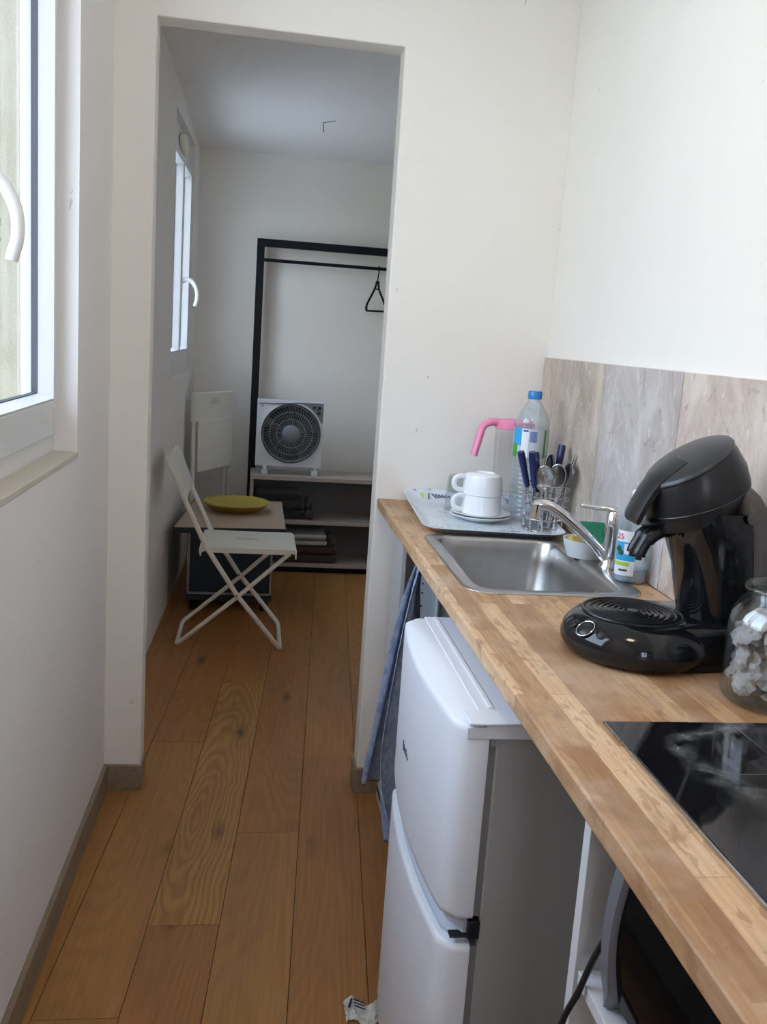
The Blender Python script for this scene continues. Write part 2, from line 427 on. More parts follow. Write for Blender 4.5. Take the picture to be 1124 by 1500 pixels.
# ------------------------------------------------------------------ room shell
YP = 2.6289
def pf(x): return YP-.0236*(x-.4)               # partition front face
def lw(y): return .0217*(y-YP)                   # kitchen left wall
def lb(y): return -.01+.026*(y-3.68)             # back room left wall
T = .30
W1 = (.86, 2.222, 1.045, 2.36)                   # front window opening y0,y1,z0,z1
W2 = (4.385, 5.26, 1.093, 2.262)
HC = 2.62
def TT(fn): return T if fn is lw else .12
def wallseg(mb, fn, y0, y1, z0, z1): mb.prism([(fn(y0)-TT(fn),y0),(fn(y0),y0),(fn(y1),y1),(fn(y1)-TT(fn),y1)], z0, z1)
mb = MB()
for a in ((-1.6,W1[0],0,HC),(W1[0],W1[1],0,W1[2]),(W1[0],W1[1],W1[3],HC),(W1[1],2.66,0,HC)): wallseg(mb, lw, *a)
for a in ((2.66,W2[0],0,HC),(W2[0],W2[1],0,W2[2]),(W2[0],W2[1],W2[3],HC),(W2[1],5.66,0,HC)): wallseg(mb, lb, *a)
struct(mb.build('wall_left', M_LWALL, smooth=False))
mb = MB()
def extseg(fn, y0, y1, z0, z1): t0, t1 = ((.34,.2998) if fn is lw else (.16,.1198)); mb.prism([(fn(y0)-t0,y0),(fn(y0)-t1,y0),(fn(y1)-t1,y1),(fn(y1)-t0,y1)], z0, z1)
for a in ((lw,-1.6,W1[0],-3,4),(lw,W1[0],W1[1],-3,W1[2]-.03),(lw,W1[0],W1[1],W1[3],4),(lw,W1[1],2.9,-3,4),(lb,2.9,W2[0],-3,4),(lb,W2[0],W2[1],-3,W2[2]-.03),(lb,W2[0],W2[1],W2[3],4),(lb,W2[1],6.2,-3,4)): extseg(*a)
for fn, W_ in ((lw,W1),):      # render returned into the reveals
    y0, y1, z0, z1 = W_
    mb.prism([(fn(y1)-.2997,y1-.004),(fn(y1)-.125,y1-.004),(fn(y1)-.125,y1+.0005),(fn(y1)-.2997,y1+.0005)], z0-.02, z1)
    mb.prism([(fn(y0)-.2997,y0-.0005),(fn(y0)-.125,y0-.0005),(fn(y0)-.125,y0+.004),(fn(y0)-.2997,y0+.004)], z0-.02, z1)
struct(mb.build('wall_outside', M_FAC, smooth=False))
mb = MB()
TP = .085; XL, XR, WX = .1035, .7399, 1.2003
out = [(-.06,0),(XL,0),(XL,2.1105),(XR,2.0985),(XR,0),(1.75,0),(1.75,HC),(-.06,HC)]
fa = [mb.bm.verts.new((x,pf(x),z)) for x, z in out]; fb = [mb.bm.verts.new((x,pf(x)+TP,z)) for x, z in out]
mb.face(fa); mb.face(fb[::-1])
for i in range(8): mb.face([fa[i],fa[(i+1)%8],fb[(i+1)%8],fb[i]])
struct(mb.build('wall_partition', M_WALL, smooth=False, bevel=.004))
struct(MB().box(WX, WX+.25, -1.6, YP-.02, 0, HC).build('wall_right', M_WALL, smooth=False))
struct(MB().box(-.35, 1.95, 5.6, 5.85, 0, HC).build('wall_back', M_WALL, smooth=False))
struct(MB().box(1.70, 1.95, 2.72, 5.6, 0, HC).build('wall_far_right', M_WALL, smooth=False))
# wall behind the camera, with an unseen window added to give fill light
mb = MB()
RO = (.30, .80, 1.0, 2.25)
for a in ((-.35,RO[0],0,HC),(RO[1],1.45,0,HC),(RO[0],RO[1],RO[3],HC),(RO[0],RO[1],0,RO[2])): mb.box(a[0],a[1],-1.75,-1.6,a[2],a[3])
struct(mb.build('wall_front', M_WALL, smooth=False))
w3 = struct(thing('added_fill_window', None, None, (.62,-1.66,.25)))
mb = MB()
for a in ((RO[0],RO[0]+.05,RO[2],RO[3]),(RO[1]-.05,RO[1],RO[2],RO[3]),(RO[0],RO[1],RO[2],RO[2]+.05),(RO[0],RO[1],RO[3]-.05,RO[3]),(.60,.64,RO[2],RO[3])): mb.box(a[0],a[1],-1.69,-1.63,a[2],a[3])
mb.build('window_frame', M_PVC, w3); MB().box(RO[0]+.04,RO[1]-.04,-1.664,-1.66,RO[2]+.04,RO[3]-.04).build('pane', M_PANE, w3)

struct(MB().box(-.35, 1.45, -1.75, 2.70, HC-.06, HC+.1).build('ceiling_kitchen', M_CEIL, smooth=False))
def zc(y): return 2.41-.0565*(y-3.8)
struct(MB().hexa([(-.35,2.70,zc(2.7)),(1.95,2.70,zc(2.7)),(1.95,5.62,zc(5.62)),(-.35,5.62,zc(5.62)),
    (-.35,2.70,2.72),(1.95,2.70,2.72),(1.95,5.62,2.72),(-.35,5.62,2.72)]).build('ceiling', M_CEIL, smooth=False))
ch = thing('ceiling_hook', 'short wire hook poking out of the back room ceiling', 'hook', (.665,4.85,zc(4.85)))
MB().tube([(.665,4.85,zc(4.85)),(.668,4.86,zc(4.85)-.045)], .0022, 6).build('wire', M_GREYT, ch)
MB().tube([(.665,4.85,zc(4.85)-.002),(.72,4.80,zc(4.8)-.003)], .0015, 6).build('wire', M_GREYT, ch)

# floor: planks
me = bpy.data.meshes.new('floor'); bm = bmesh.new()
uvl = bm.loops.layers.uv.new('UVMap'); cl = bm.loops.layers.float_color.new('plank')
K = .0765
u_edges = [-.472,-.305,-.136,.031,.199,.361,.530,.697,.864,1.031,1.198,1.365,1.532,1.70,1.87]
joints = {3:[1.687,2.957,4.4], 4:[1.98,3.50,4.8], 5:[2.386,4.05], 6:[2.857,4.75], 2:[1.05,2.55,4.0], 7:[1.3,3.5,5.0]}
tones = {(4,1):(.80,1.0),(3,0):(.5,.3),(3,1):(.58,.35),(3,2):(.45,.4),(4,0):(.42,.35),(4,2):(.5,.4),(5,0):(.62,.35),(5,1):(.50,.4),(6,0):(.46,.35),(6,1):(.55,.3),(2,0):(.5,.3),(2,1):(.55,.4)}
g = .0009
for i in range(len(u_edges)-1):
    js = joints.get(i, [.4+.37*(i%4), 2.1+.5*(i%3), 4.2]); ys = [-1.75]+js+[5.7]
    for j in range(len(ys)-1):
        a, b_ = ys[j], ys[j+1]; u0, u1 = u_edges[i]+g, u_edges[i+1]-g
        tn, fg = tones.get((i,j), (random.uniform(.35,.65), random.uniform(.2,.45)))
        off = (random.uniform(0,9), random.uniform(0,9)) if (i,j) != (4,1) else (2.3,5.1)
        x = lambda u, y: u+K*(y-2)
        top = [(x(u0,a+g),a+g),(x(u1,a+g),a+g),(x(u1,b_-g),b_-g),(x(u0,b_-g),b_-g)]
        vt = [bm.verts.new((p[0],p[1],0)) for p in top]; vb = [bm.verts.new((p[0],p[1],-.02)) for p in top]
        fs = [bm.faces.new(vt)]+[bm.faces.new([vb[k],vb[(k+1)%4],vt[(k+1)%4],vt[k]]) for k in range(4)]
        for f in fs:
            for l in f.loops:
                p = l.vert.co; l[uvl].uv = (p.x-K*(p.y-2)+off[0], p.y+off[1]); l[cl] = (tn, fg, 1 if (i,j) == (4,1) else .3, 1)
vs = [bm.verts.new(p) for p in ((-.8,-1.75,-.008),(2.2,-1.75,-.008),(2.2,5.7,-.008),(-.8,5.7,-.008))]
f = bm.faces.new(vs); f.material_index = 1
bm.to_mesh(me); bm.free()
fl = link('floor', me, [M_FLOOR, pmat('seam_dark', (.05,.028,.015), .8)], smooth=False); struct(fl)

# baseboards
BH = .077
mb = MB()
mb.prism([(lw(-1.6),-1.6),(lw(-1.6)+.013,-1.6),(lw(2.61)+.013,pf(0)-.0125),(lw(2.61),pf(0)-.0125)], 0, BH)
struct(mb.build('baseboard_left', M_BASEB, bevel=.002))
mb = MB()
mb.prism([(-.001,pf(0)-.012),(XL+.004,pf(XL)-.012),(XL+.004,pf(XL)),(-.001,pf(0))], 0, BH)
mb.prism([(XL,pf(XL)),(XL+.0045,pf(XL)),(XL+.0045,pf(XL)+TP),(XL,pf(XL)+TP)], 0, BH)
struct(mb.build('baseboard_partition', M_BASEB, bevel=.0015))
mb = MB()
mb.prism([(XR-.009,pf(XR)-.012),(1.19,pf(1.2)-.012),(1.19,pf(1.2)),(XR-.009,pf(XR))], 0, BH)
mb.prism([(XR-.009,pf(XR)),(XR,pf(XR)),(XR,pf(XR)+TP),(XR-.009,pf(XR)+TP)], 0, BH)
struct(mb.build('baseboard_right', M_BASEB, bevel=.0015))

# splashback
me = bpy.data.meshes.new('s'); bm = bmesh.new(); cl = bm.loops.layers.float_color.new('plank')
edges = [2.60, 2.119, 1.709, 1.300, .890, .480, .07]
for i in range(6):
    y1, y0 = edges[i]-.0012, edges[i+1]+.0012
    t = [0.0,.5,1.0,.6,.3,.8][i]
    r = bmesh.ops.create_cube(bm, size=1, matrix=Matrix.Translation((1.1945,(y0+y1)/2,(.9+1.326)/2)) @ Matrix.Diagonal((.0105,y1-y0,.426,1)))
    for v in r['verts']:
        for l in v.link_loops: l[cl] = (t,0,0,1)
r = bmesh.ops.create_cube(bm, size=1, matrix=Matrix.Translation((1.1965,1.335,1.112)) @ Matrix.Diagonal((.006,2.52,.42,1)))
for v in r['verts']:
    for f in v.link_faces: f.material_index = 1
bm.to_mesh(me); bm.free()
sp = link('splashback', me, [M_TRAV, M_GROUT], smooth=False, bevel=.0012); tag(sp, 'mottled beige travertine tile splashback along the right wall above the worktop', 'splashback')

# ------------------------------------------------------------------ windows
def window(name, fn, k, W, mid, depth=.045, hz=1.5, lever=None, top=None):
    y0, y1, z0, z1 = W
    z1 = top or z1
    a = math.atan(k)
    root = struct(thing(name, None, None, (fn(y0), y0, z0), -a))
    L = (y1-y0)/math.cos(a); H = z1-z0; m = (mid-y0)/math.cos(a)
    d = -depth
    def ring(mb, a0, a1, b0, b1, w, x0, x1, wb=None):
        wb = wb or w
        mb.box(x0,x1,a0,a0+w,b0,b1); mb.box(x0,x1,a1-w,a1,b0,b1); mb.box(x0,x1,a0+w,a1-w,b0,b0+wb); mb.box(x0,x1,a0+w,a1-w,b1-w,b1)
    mb = MB(); ring(mb, -.001, L+.001, -.001, H+.001, .018, d-.075, d-.006, .042)
    mb.build('window_frame', M_PVCB, root, local=True, bevel=.003)
    for s, (a0, a1) in enumerate(((.012, m-.001), (m+.001, L-.012))):
        b0, b1 = .040, H-.014
        mb = MB(); ring(mb, a0, a1, b0, b1, .025 if s else .032, d-.062, d, .078)
        sash = mb.build('sash', M_PVCB, root, local=True, bevel=.003)
        A0, A1, B0, B1 = a0+.025, a1-.025, b0+.078, b1-.025
        # sloped glazing bead
        mb = MB(); x0, x1 = d-.030, d-.002; w = .015
        o = [(x1,A0,B0),(x1,A1,B0),(x1,A1,B1),(x1,A0,B1)]
        i1 = [(x1+.004,A0+w*.35,B0+w*.35),(x1+.004,A1-w*.35,B0+w*.35),(x1+.004,A1-w*.35,B1-w*.35),(x1+.004,A0+w*.35,B1-w*.35)]
        i2 = [(x0,A0+w,B0+w),(x0,A1-w,B0+w),(x0,A1-w,B1-w),(x0,A0+w,B1-w)]
        bk = [(x0-.003,A0,B0),(x0-.003,A1,B0),(x0-.003,A1,B1),(x0-.003,A0,B1)]
        mb.rings([o, i1, i2, bk], closed=True)
        mb.build('glazing_bead', M_PVC, sash, local=True)
        mb = MB(); ring(mb, A0+.012, A1-.012, B0+.012, B1-.012, .005, d-.044, d-.031); mb.build('spacer_seal', M_RUB, sash, local=True)
        MB().box(d-.041,d-.037,A0+.006,A1-.006,B0+.006,B1-.006).build('pane', M_PANE, sash, local=True)
    # espagnolette lever handle
    hb = H and (hz-z0)
    mb = MB(); mb.box(d, d+.008, m-.018, m+.014, hb-.065, hb+.03); hd = mb.build('handle', M_PVC, root, local=True, bevel=.003)
    P = lever or [(d+.006,m,hb),(d+.03,m,hb+.012),(d+.058,m,hb+.0),(d+.078,m,hb-.035),(d+.082,m,hb-.075),(d+.072,m,hb-.115)]
    pts = bez(P, 5)
    MB().tube(pts, [.0115]*4+[.0105]*(len(pts)-4), 12, flat=1.0).build('handle_lever', M_PVC, hd, local=True)
    return root
hd = -.045
w1 = window('window_1', lw, .0217, W1, 1.58, .045, 1.545)
w2 = window('window_2', lb, .026, W2, 4.84, .012, 1.548, top=2.140)
mb = MB(); mb.prism([(lb(W2[0])-.11,W2[0]),(lb(W2[0])-.030,W2[0]),(lb(W2[1])-.030,W2[1]),(lb(W2[1])-.11,W2[1])], 2.1402, W2[3]+.002)
struct(mb.build('trim_2', M_PVCB, smooth=False))
# sills inside reveals
mb = MB(); mb.prism([(lw(W1[0])-.12,W1[0]),(lw(W1[0])+.003,W1[0]),(lw(W1[1])+.003,W1[1]),(lw(W1[1])-.12,W1[1])], W1[2]-.012, W1[2]+.001)
struct(mb.build('trim_1', pmat('sill_plaster', (.60,.55,.47), .7), smooth=False, bevel=.002))
# oval cream cover over the back room window
vc = MB(); prof = [(.0,.0),(.001,.012)]
c = Vector((lb(4.9)-.0285, 4.92, 2.200))
vc.lathe([(.999,-.001),(1.0,.010),(.96,.017),(.80,.023),(.4,.027),(.01,.028)], c=c, n=32, M=Matrix.Rotation(PI/2,4,'Y') @ Matrix.Diagonal((.042,.16,1,1)))
tag(vc.build('vent_cover', M_CREAM), 'small cream oval cover in the reveal above the back room window', 'cover')

# ------------------------------------------------------------------ outside
struct(MB().box(-9.2,-8.9,-20,44,-3,2.2).build('facade_opposite', M_FAC, smooth=False))
struct(MB().box(-9.0,-.36,-20,44,-1.3,-1.1).build('courtyard_ground', pmat('courtyard_paving', (.74,.73,.70), .9), smooth=False))

# ------------------------------------------------------------------ worktop and cabinets
XC, ZT, TH = .7467, .9, .0272
YE = pf(XC)-.001
SX0, SX1, SY0, SY1 = .812, 1.128, 1.665, 2.135      # sink cut-out
mb = MB(); xs = [XC,SX0,SX1,1.1885]; ys = [.12,SY0,SY1,YE]
def yy(i, j): return ys[j]-(.011 if (j == 3 and i >= 2) else (.002 if j == 3 and i == 1 else 0))
VT = {(i,j,k): mb.bm.verts.new((xs[i], yy(i,j), ZT-(TH if k else 0))) for i in range(4) for j in range(4) for k in range(2)}
for i in range(3):
    for j in range(3):
        if (i,j) == (1,1): continue
        for k in range(2): mb.face([VT[i,j,k],VT[i+1,j,k],VT[i+1,j+1,k],VT[i,j+1,k]])
for i in range(3):
    for j in (0,3): mb.face([VT[i,j,0],VT[i+1,j,0],VT[i+1,j,1],VT[i,j,1]]); mb.face([VT[j,i,0],VT[j,i+1,0],VT[j,i+1,1],VT[j,i,1]])
for p_, q_ in (((1,1),(2,1)),((2,1),(2,2)),((2,2),(1,2)),((1,2),(1,1))): mb.face([VT[(*p_,0)],VT[(*q_,0)],VT[(*q_,1)],VT[(*p_,1)]])
wt = mb.build('worktop', M_TOP, bevel=.003); tag(wt, 'long beech butcher-block worktop with worn oiled surface along the right wall', 'worktop')

# sink
sk = thing('kitchen_sink', 'rectangular stainless steel sink set into the wooden worktop', 'sink', (.97,1.9,ZT))
ox0, ox1, oy0, oy1 = .792, 1.146, 1.640, 2.160
mb = MB(); R = []
for ins, z, r in ((0,ZT+.0005,.055),(.001,ZT+.0025,.055),(.006,ZT+.0038,.052),(.024,ZT+.0030,.045),(.030,ZT+.0005,.042),(.034,ZT-.006,.040),(.038,ZT-.05,.045),(.042,ZT-.120,.050),(.052,ZT-.140,.052),(.075,ZT-.150,.05),(.13,ZT-.152,.03),(.15,ZT-.153,.02)):
    e = .010 if ins > .02 else 0
    R.append(rrect(ox0+ins, ox1-ins-e, oy0+ins+(.040 if z < ZT-.04 else 0), oy1-ins, z, r))
mb.rings(R, cap0=False, cap1=True)
mb.build('basin', M_SINK, sk, angle=60, solid=0)
MB().lathe([(.0,-.004),(.035,-.004),(.042,.0),(.044,.003),(.034,.004),(.028,.0),(.01,.001)], c=(.955,1.90,ZT-.151), n=28).build('drain', M_CHROME, sk)
mb = MB()
for i in range(5):
    mb.cyl((1.0975,1.79+.0045*(i-2),ZT-.034),(1.0985,1.79+.0045*(i-2),ZT-.054),.0014,n=6)
mb.lathe([(.001,0),(.016,0),(.016,.002),(.012,.004),(.001,.004)], c=(1.0995,1.79,ZT-.044), n=20, M=Matrix.Rotation(-PI/2,4,'Y'))
mb.build('overflow', M_CHROME, sk)

# mixer tap
tp = thing('mixer_tap', 'chrome single-lever mixer tap beside the steel sink', 'tap', (1.152,1.872,ZT))
tx, ty = 1.152, 1.872
MB().lathe([(.024,.0),(.024,.006),(.0195,.012),(.018,.03),(.018,.085),(.019,.087),(.0185,.10),(.017,.118),(.011,.127),(.001,.129)], c=(tx,ty,ZT), n=28).build('tap_body', M_CHROME, tp)
pts = bez([(tx-.012,ty+.0,ZT+.022),(tx-.05,ty+.008,ZT+.062),(tx-.10,ty+.018,ZT+.103),(tx-.130,ty+.024,ZT+.122),(tx-.150,ty+.028,ZT+.127),(tx-.168,ty+.031,ZT+.124)], 6)
MB().tube(pts, [.0125]*4+[.0115]*(len(pts)-4), 14).build('spout', M_CHROME, tp)
MB().cyl((tx-.163,ty+.030,ZT+.129),(tx-.165,ty+.0305,ZT+.097),.0125,.0118,n=18).build('aerator', M_CHROME, tp, bevel=.001)
pts = bez([(tx+.002,ty,ZT+.124),(tx-.016,ty+.004,ZT+.129),(tx-.04,ty+.010,ZT+.129),(tx-.072,ty+.017,ZT+.132)], 5)
MB().tube(pts, [.014,.0135,.013,.012,.0105,.0095,.009,.0085,.008,.0075,.0075,.007,.007,.0075,.008,.006][:len(pts)], 14, flat=.7).build('lever', M_CHROME, tp)

# hob
hb = thing('ceramic_hob', 'black glass ceramic hob set in the near end of the worktop', 'hob', (.99,.80,ZT))
MB().box(.835,1.172,.52,1.053,ZT+.0005,ZT+.0045).build('glass_top', M_HOB, hb, bevel=.0015)
mb = MB(); mb.box(.8335,.8352,.52,1.054,ZT+.0003,ZT+.0036); mb.box(.8335,1.173,1.053,1.0545,ZT+.0003,ZT+.0036); mb.build('edge_strip', M_STEEL, hb)
mb = MB(); mb.box(.92,1.165,.9095,.9102,ZT+.0045,ZT+.0047); mb.box(1.0,1.0006,.93,1.04,ZT+.0045,ZT+.0047)
mb.build('zone_mark', pmat('zone_line', (.10,.10,.10), .4), hb)

# cabinet under the sink (open carcass)
cb = thing('sink_cabinet', 'open white carcass cabinet under the sink beside the fridge', 'cabinet', (1.0,2.2,0))
pn = MB().box(.826,1.19,2.352,2.370,.0,ZT-TH-.002).build('side_panel', M_CABIN, cb, bevel=.001)
for z in (.725,.70,.665,.60,.5,.4): MB().cyl((.845,2.3513,z),(.845,2.353,z),.0028,n=10).build('shelf_pin_hole', M_DARKHOLE, pn)
MB().box(.800,.812,2.44,2.60,0,ZT-TH-.002).build('end_post', M_CAB, cb, bevel=.001)
MB().box(.884,.888,2.335,2.352,.02,ZT-TH-.004).build('divider_edge', M_CAB, cb)
MB().box(1.175,1.19,1.78,2.352,.02,ZT-TH-.004).build('back_panel', M_CABIN, cb)
MB().box(.80,1.19,2.370,2.60,.02,.036).build('shelf', M_CABIN, cb)

# open unit for the microwave
cu = thing('microwave_unit', 'white open shelf unit under the worktop holding the microwave', 'cabinet', (.97,.7,0))
MB().box(.76,1.185,.880,.898,0,ZT-TH-.001).build('side_panel', M_CAB, cu, bevel=.0008)
MB().box(.76,1.185,.262,.280,0,ZT-TH-.001).build('side_panel', M_CAB, cu, bevel=.0008)
MB().box(.764,1.18,.2805,.8795,.673,.689).build('shelf', M_CAB, cu, bevel=.0008)
MB().box(1.17,1.184,.2805,.8795,.05,.86).build('back_panel', M_CAB, cu)
mw = thing('microwave', 'black-glass microwave with a grey front frame on the shelf below the hob', 'microwave', (.95,.6,.689))
MB().box(.800,1.15,.34,.835,.705,.862).build('casing', M_BLKMAT, mw, bevel=.004)
mb = MB(); R = []
for k in range(13):
    t = k/12; z = .6905+.1735*t; bulge = .010*math.sin(PI*min(1,max(0,t))) ; w = .028 if t > .17 else .010+.018*t/.17
    xo = .772-bulge
    R.append([(xo,.826-(.028-w)*.4,z),(xo-.002,.826-w+.004,z),(xo+.004,.826-w,z),(.802,.826-w,z),(.802,.830,z),(xo+.008,.830,z)])
mb.rings(R); mb.build('front_frame', M_GREYMW, mw, angle=50)
mb = MB(); R = []
for k in range(13):
    t = k/12; z = .708+.154*t; xo = .776-.010*math.sin(PI*t)
    R.append([(xo,.7975,z),(xo,.345,z),(.799,.345,z),(.799,.7975,z)])
mb.rings(R); mb.build('door', M_MWGL, mw, angle=50)
for x,y in ((.82,.80),(.82,.37),(1.12,.80),(1.12,.37)): MB().cyl((x,y,.6893),(x,y,.706),.012,n=14).build('foot', M_BLKMAT, mw)
pts = bez([(.800,.842,.80),(.772,.848,.74),(.762,.852,.705),(.757,.856,.68),(.745,.868,.62),(.742,.875,.5),(.748,.88,.25),(.76,.90,.03),(.80,.93,.0045),(.95,.98,.0045)], 6)
MB().tube(pts, .0036, 8).build('power_cord', M_BLKMAT, mw)

# ------------------------------------------------------------------ fridge
fr = thing('fridge_freezer', 'small white two-door fridge under the worktop, its side facing the camera greyed as shade', 'fridge', (.95,1.455,0))
FX, FY0, FY1, FZ = .69, 1.202, 1.708, .83
body = MB(); body.box(.744,1.16,FY0+.002,FY1-.002,.03,.812); body.build('body', M_FRSHADE, fr, bevel=.003)
# worktop lid of the fridge, with raised lip towards the doors
mb = MB(); mb.box(.728,1.165,FY0-.001,FY1+.001,.8115,.832)
mb.box(.7445,.752,FY0+.06,FY1-.004,.832,.8345)
lid = mb.build('top_lid', M_WHITE, fr, bevel=.004, seg=3)
def door(z0, z1, top_w=0):
    mb = MB(); R = []
    def outline(z, ins):
        pts = []
        n = 24
        for k in range(n+1):
            t = k/n; y = FY0+ins+(FY1-FY0-2*ins)*t
            s = (2*t-1); x = FX-.020*(1-s*s)+ins
            e = .5-abs(t-.5)
            c = max(0, 1-e/.055); x += .018*c*c
            pts.append((x, y, z))
        pts += [(.733, FY1-ins, z), (.733, FY0+ins, z)]
        return pts
    for z, ins in ((z0,.006),(z0+.004,.001),(z0+.012,0),(z1-.012,0),(z1-.004,.001),(z1,.006)): R.append(outline(z, ins))
    mb.rings(R); return mb
dU = door(.530, FZ+.0005).build('freezer_door', M_WHITE, fr, angle=50)
dL = door(.045, .490).build('fridge_door', M_WHITE, fr, angle=50)
for (a, b, nm) in ((.493,.530,'handle_recess'),):
    mb = MB(); n = 16
    R = []
    for z, o in ((.4885,.006),(.497,.006),(.505,.014),(.520,.014),(.528,.004),(.534,.004)):
        pts = []
        for k in range(n+1):
            t = k/n; y = FY0+.012+(FY1-FY0-.024)*t; s = 2*t-1
            pts.append((FX-.020*(1-s*s)+.006+o+.014*max(0,1-(.5-abs(t-.5))/.05)**2, y, z))
        pts += [(.728,FY1-.012,z),(.728,FY0+.012,z)]
        R.append(pts)
    mb.rings(R); mb.build('handle_recess', pmat('recess_grey', (.50,.55,.62), .4), dL, angle=30)
# side caps, edge trims, gaskets, hinge
MB().box(.733,.7445,FY0+.004,FY1-.004,.535,.810).build('gasket', M_FRGASK, fr)
MB().box(.733,.7445,FY0+.004,FY1-.004,.05,.486).build('gasket', M_FRGASK, fr)
mb = MB(); mb.box(.700,.7325,FY0-.0012,FY0+.004,.812,.829); mb.build('door_cap', M_WHITE, dU, bevel=.001)
mb = MB(); mb.box(.728,.745,FY0-.0005,FY0+.03,.500,.528); mb.box(.702,.740,FY0+.003,FY0+.02,.5005,.5035); mb.build('hinge', M_BLKMAT, fr, bevel=.001)
mb = MB(); mb.box(.702,.800,FY0-.0035,FY0+.045,.8322,.8365); mb.build('hinge_cover', M_WHITE, fr, bevel=.002, seg=3)
mb = MB(); mb.box(.735,.7455,FY0+.0005,FY0+.010,.800,.812); mb.build('hinge', M_STEEL, fr)
# brand script on freezer door
sy = 1.49; s_ = (2*((sy-FY0)/(FY1-FY0))-1); sx = FX-.020*(1-s_*s_)-.0006
MB().tube(bez([(sx, sy+.026-.0052*k, .657+dz) for k, dz in enumerate((.010,-.006,.006,-.004,.004,-.004,.007,-.004,.003,-.005,.001))],4), .0011, 6).build('brand_script', pmat('script_grey', (.08,.10,.16), .35), dU)
for y in (FY0+.03,FY1-.03):
    for x in (.77,1.12): MB().cyl((x,y,0),(x,y,.032),.014,n=14).build('foot', M_BLKMAT, fr)

# towel hanging beside the fridge
def cloth(name, rows, mat, nx=26, amp=.008, freq=5, seed=0, solid=.003, parent=None, depth_fn=None):
    me = bpy.data.meshes.new(name); bm = bmesh.new(); G = []
    for r, (p, q, am) in enumerate(rows):
        p, q = Vector(p), Vector(q); row = []
        d = (q-p); nrm = Vector((-d.y, d.x, 0)).normalized() if d.length else Vector((1,0,0))
        for i in range(nx+1):
            t = i/nx; c = p.lerp(q, t)
            w = am*math.sin(freq*2*PI*t+seed+.35*r)+am*.5*math.sin(freq*3.7*PI*t+1.3+seed-.2*r)
            w += .35*am*noise.noise(Vector((t*6, r*.5, seed)))
            row.append(bm.verts.new(c+nrm*w))
        G.append(row)
    for a, b in zip(G, G[1:]):
        for i in range(nx): bm.faces.new([a[i],a[i+1],b[i+1],b[i]])
    bm.to_mesh(me); bm.free()
    o = link(name, me, mat, parent, angle=180); s = o.modifiers.new('t','SOLIDIFY'); s.thickness = solid; s.offset = 0
    s = o.modifiers.new('s','SUBSURF'); s.levels = 1; s.render_levels = 1
    return o
tw = thing('kitchen_towel', 'blue patterned terry towel hanging in folds between fridge and doorway', 'towel', (.76,2.1,.10))
rows = [((.792,2.10,.845),(.790,2.13,.847),.001),((.768,2.04,.80),(.792,2.15,.80),.004),((.752,1.99,.74),(.800,2.17,.74),.007),((.742,1.97,.66),(.802,2.19,.66),.010),
        ((.733,1.96,.57),(.800,2.20,.57),.013),((.722,1.96,.47),(.795,2.21,.47),.015),((.716,1.96,.38),(.790,2.21,.38),.017),((.725,1.955,.30),(.786,2.20,.30),.018),((.742,1.95,.23),(.782,2.20,.23),.018),((.75,1.95,.195),(.782,2.19,.175),.018)]
cloth('cloth', rows, M_TOWEL, 40, freq=3, seed=.4, parent=tw)
rows2 = [((.790,2.14,.846),(.800,2.16,.846),.001),((.772,2.16,.78),(.806,2.20,.78),.004),((.755,2.18,.68),(.806,2.24,.68),.008),((.738,2.20,.56),(.806,2.27,.56),.010),((.722,2.22,.42),(.804,2.29,.42),.011),((.706,2.23,.30),(.800,2.30,.30),.012),((.695,2.235,.215),(.798,2.31,.20),.012)]
cloth('cloth', rows2, M_TOWEL, 30, freq=2.4, seed=2.1, parent=tw)
mb = MB(); mb.tube(bez([(.797,2.13,ZT-TH),(.797,2.13,.855),(.790,2.128,.845),(.785,2.126,.853)],5), .003, 8); mb.lathe([(.002,0),(.010,0),(.010,.004),(.002,.004)], c=(.797,2.13,ZT-TH-.004), n=16)
tag(mb.build('towel_hook', M_BLKMAT), 'small dark hook under the worktop that the blue towel hangs from', 'hook')

# ------------------------------------------------------------------ things on the worktop
ZS = ZT
# tray
ang = math.radians(-9)
tr = thing('serving_tray', 'pale printed serving tray with upturned rim at the far end of the worktop', 'tray', (1.0,2.38,ZS+.001), 0)
Mt = Matrix.Translation((.993,2.37,ZS)) @ Matrix.Rotation(math.radians(-5),4,'Z')
R = []
hx, hy = .172, .232
for ins, z, r in ((.030,.0015,.04),(.020,.0020,.045),(.006,.012,.05),(.0,.016,.052),(-.004,.0165,.054),(-.004,.0150,.054),(.001,.0145,.052),(.007,.0105,.05),(.022,.0005,.045),(.03,.0003,.04)):
    R.append([Mt @ Vector((p[0]*(1+(.16*max(0,p[1]/hy) if p[0] < 0 else 0)),p[1],p[2]*(1+.9*max(0,p[1]/hy))+(.004*max(0,p[1]/hy) if p[2]>.01 else 0))) for p in rrect(-hx+ins, hx-ins, -hy+ins, hy-ins, z, r)])
MB().rings(R, cap0=True, cap1=True).build('tray_body', M_TRAY, tr, angle=60)
def on_tray(x, y, z): return Mt @ Vector((x,y,z))
Q = (Mt @ Matrix.Rotation(math.radians(0),4,'Z'))
mb = MB()
Fr = Mt @ frame_M((-.085,.2185,.0170),(1,0,0),(0,.014,.023))      # inner face of the raised rear rim
for k in range(6):
    mb.box(-.0016,.0016,-.010+.0012*k,.010-.0012*k,0,.0004,M=Fr @ Matrix.Translation((-.022+.0085*k,.001,0)) @ Matrix.Rotation(math.radians(48),4,'Z'))
mb.box(-.0018,.0018,-.010,.009,0,.0004,M=Fr @ Matrix.Translation((-.037,0,0)))
mb.build('printed_mark', M_INK, tr)
for k in range(2): MB().box(-.0018,.0018,-.010,.009,0,.0004,M=Fr @ Matrix.Translation((-.060+.0055*k,0,0))).build('printed_mark', M_LIME, tr)
mb = MB()
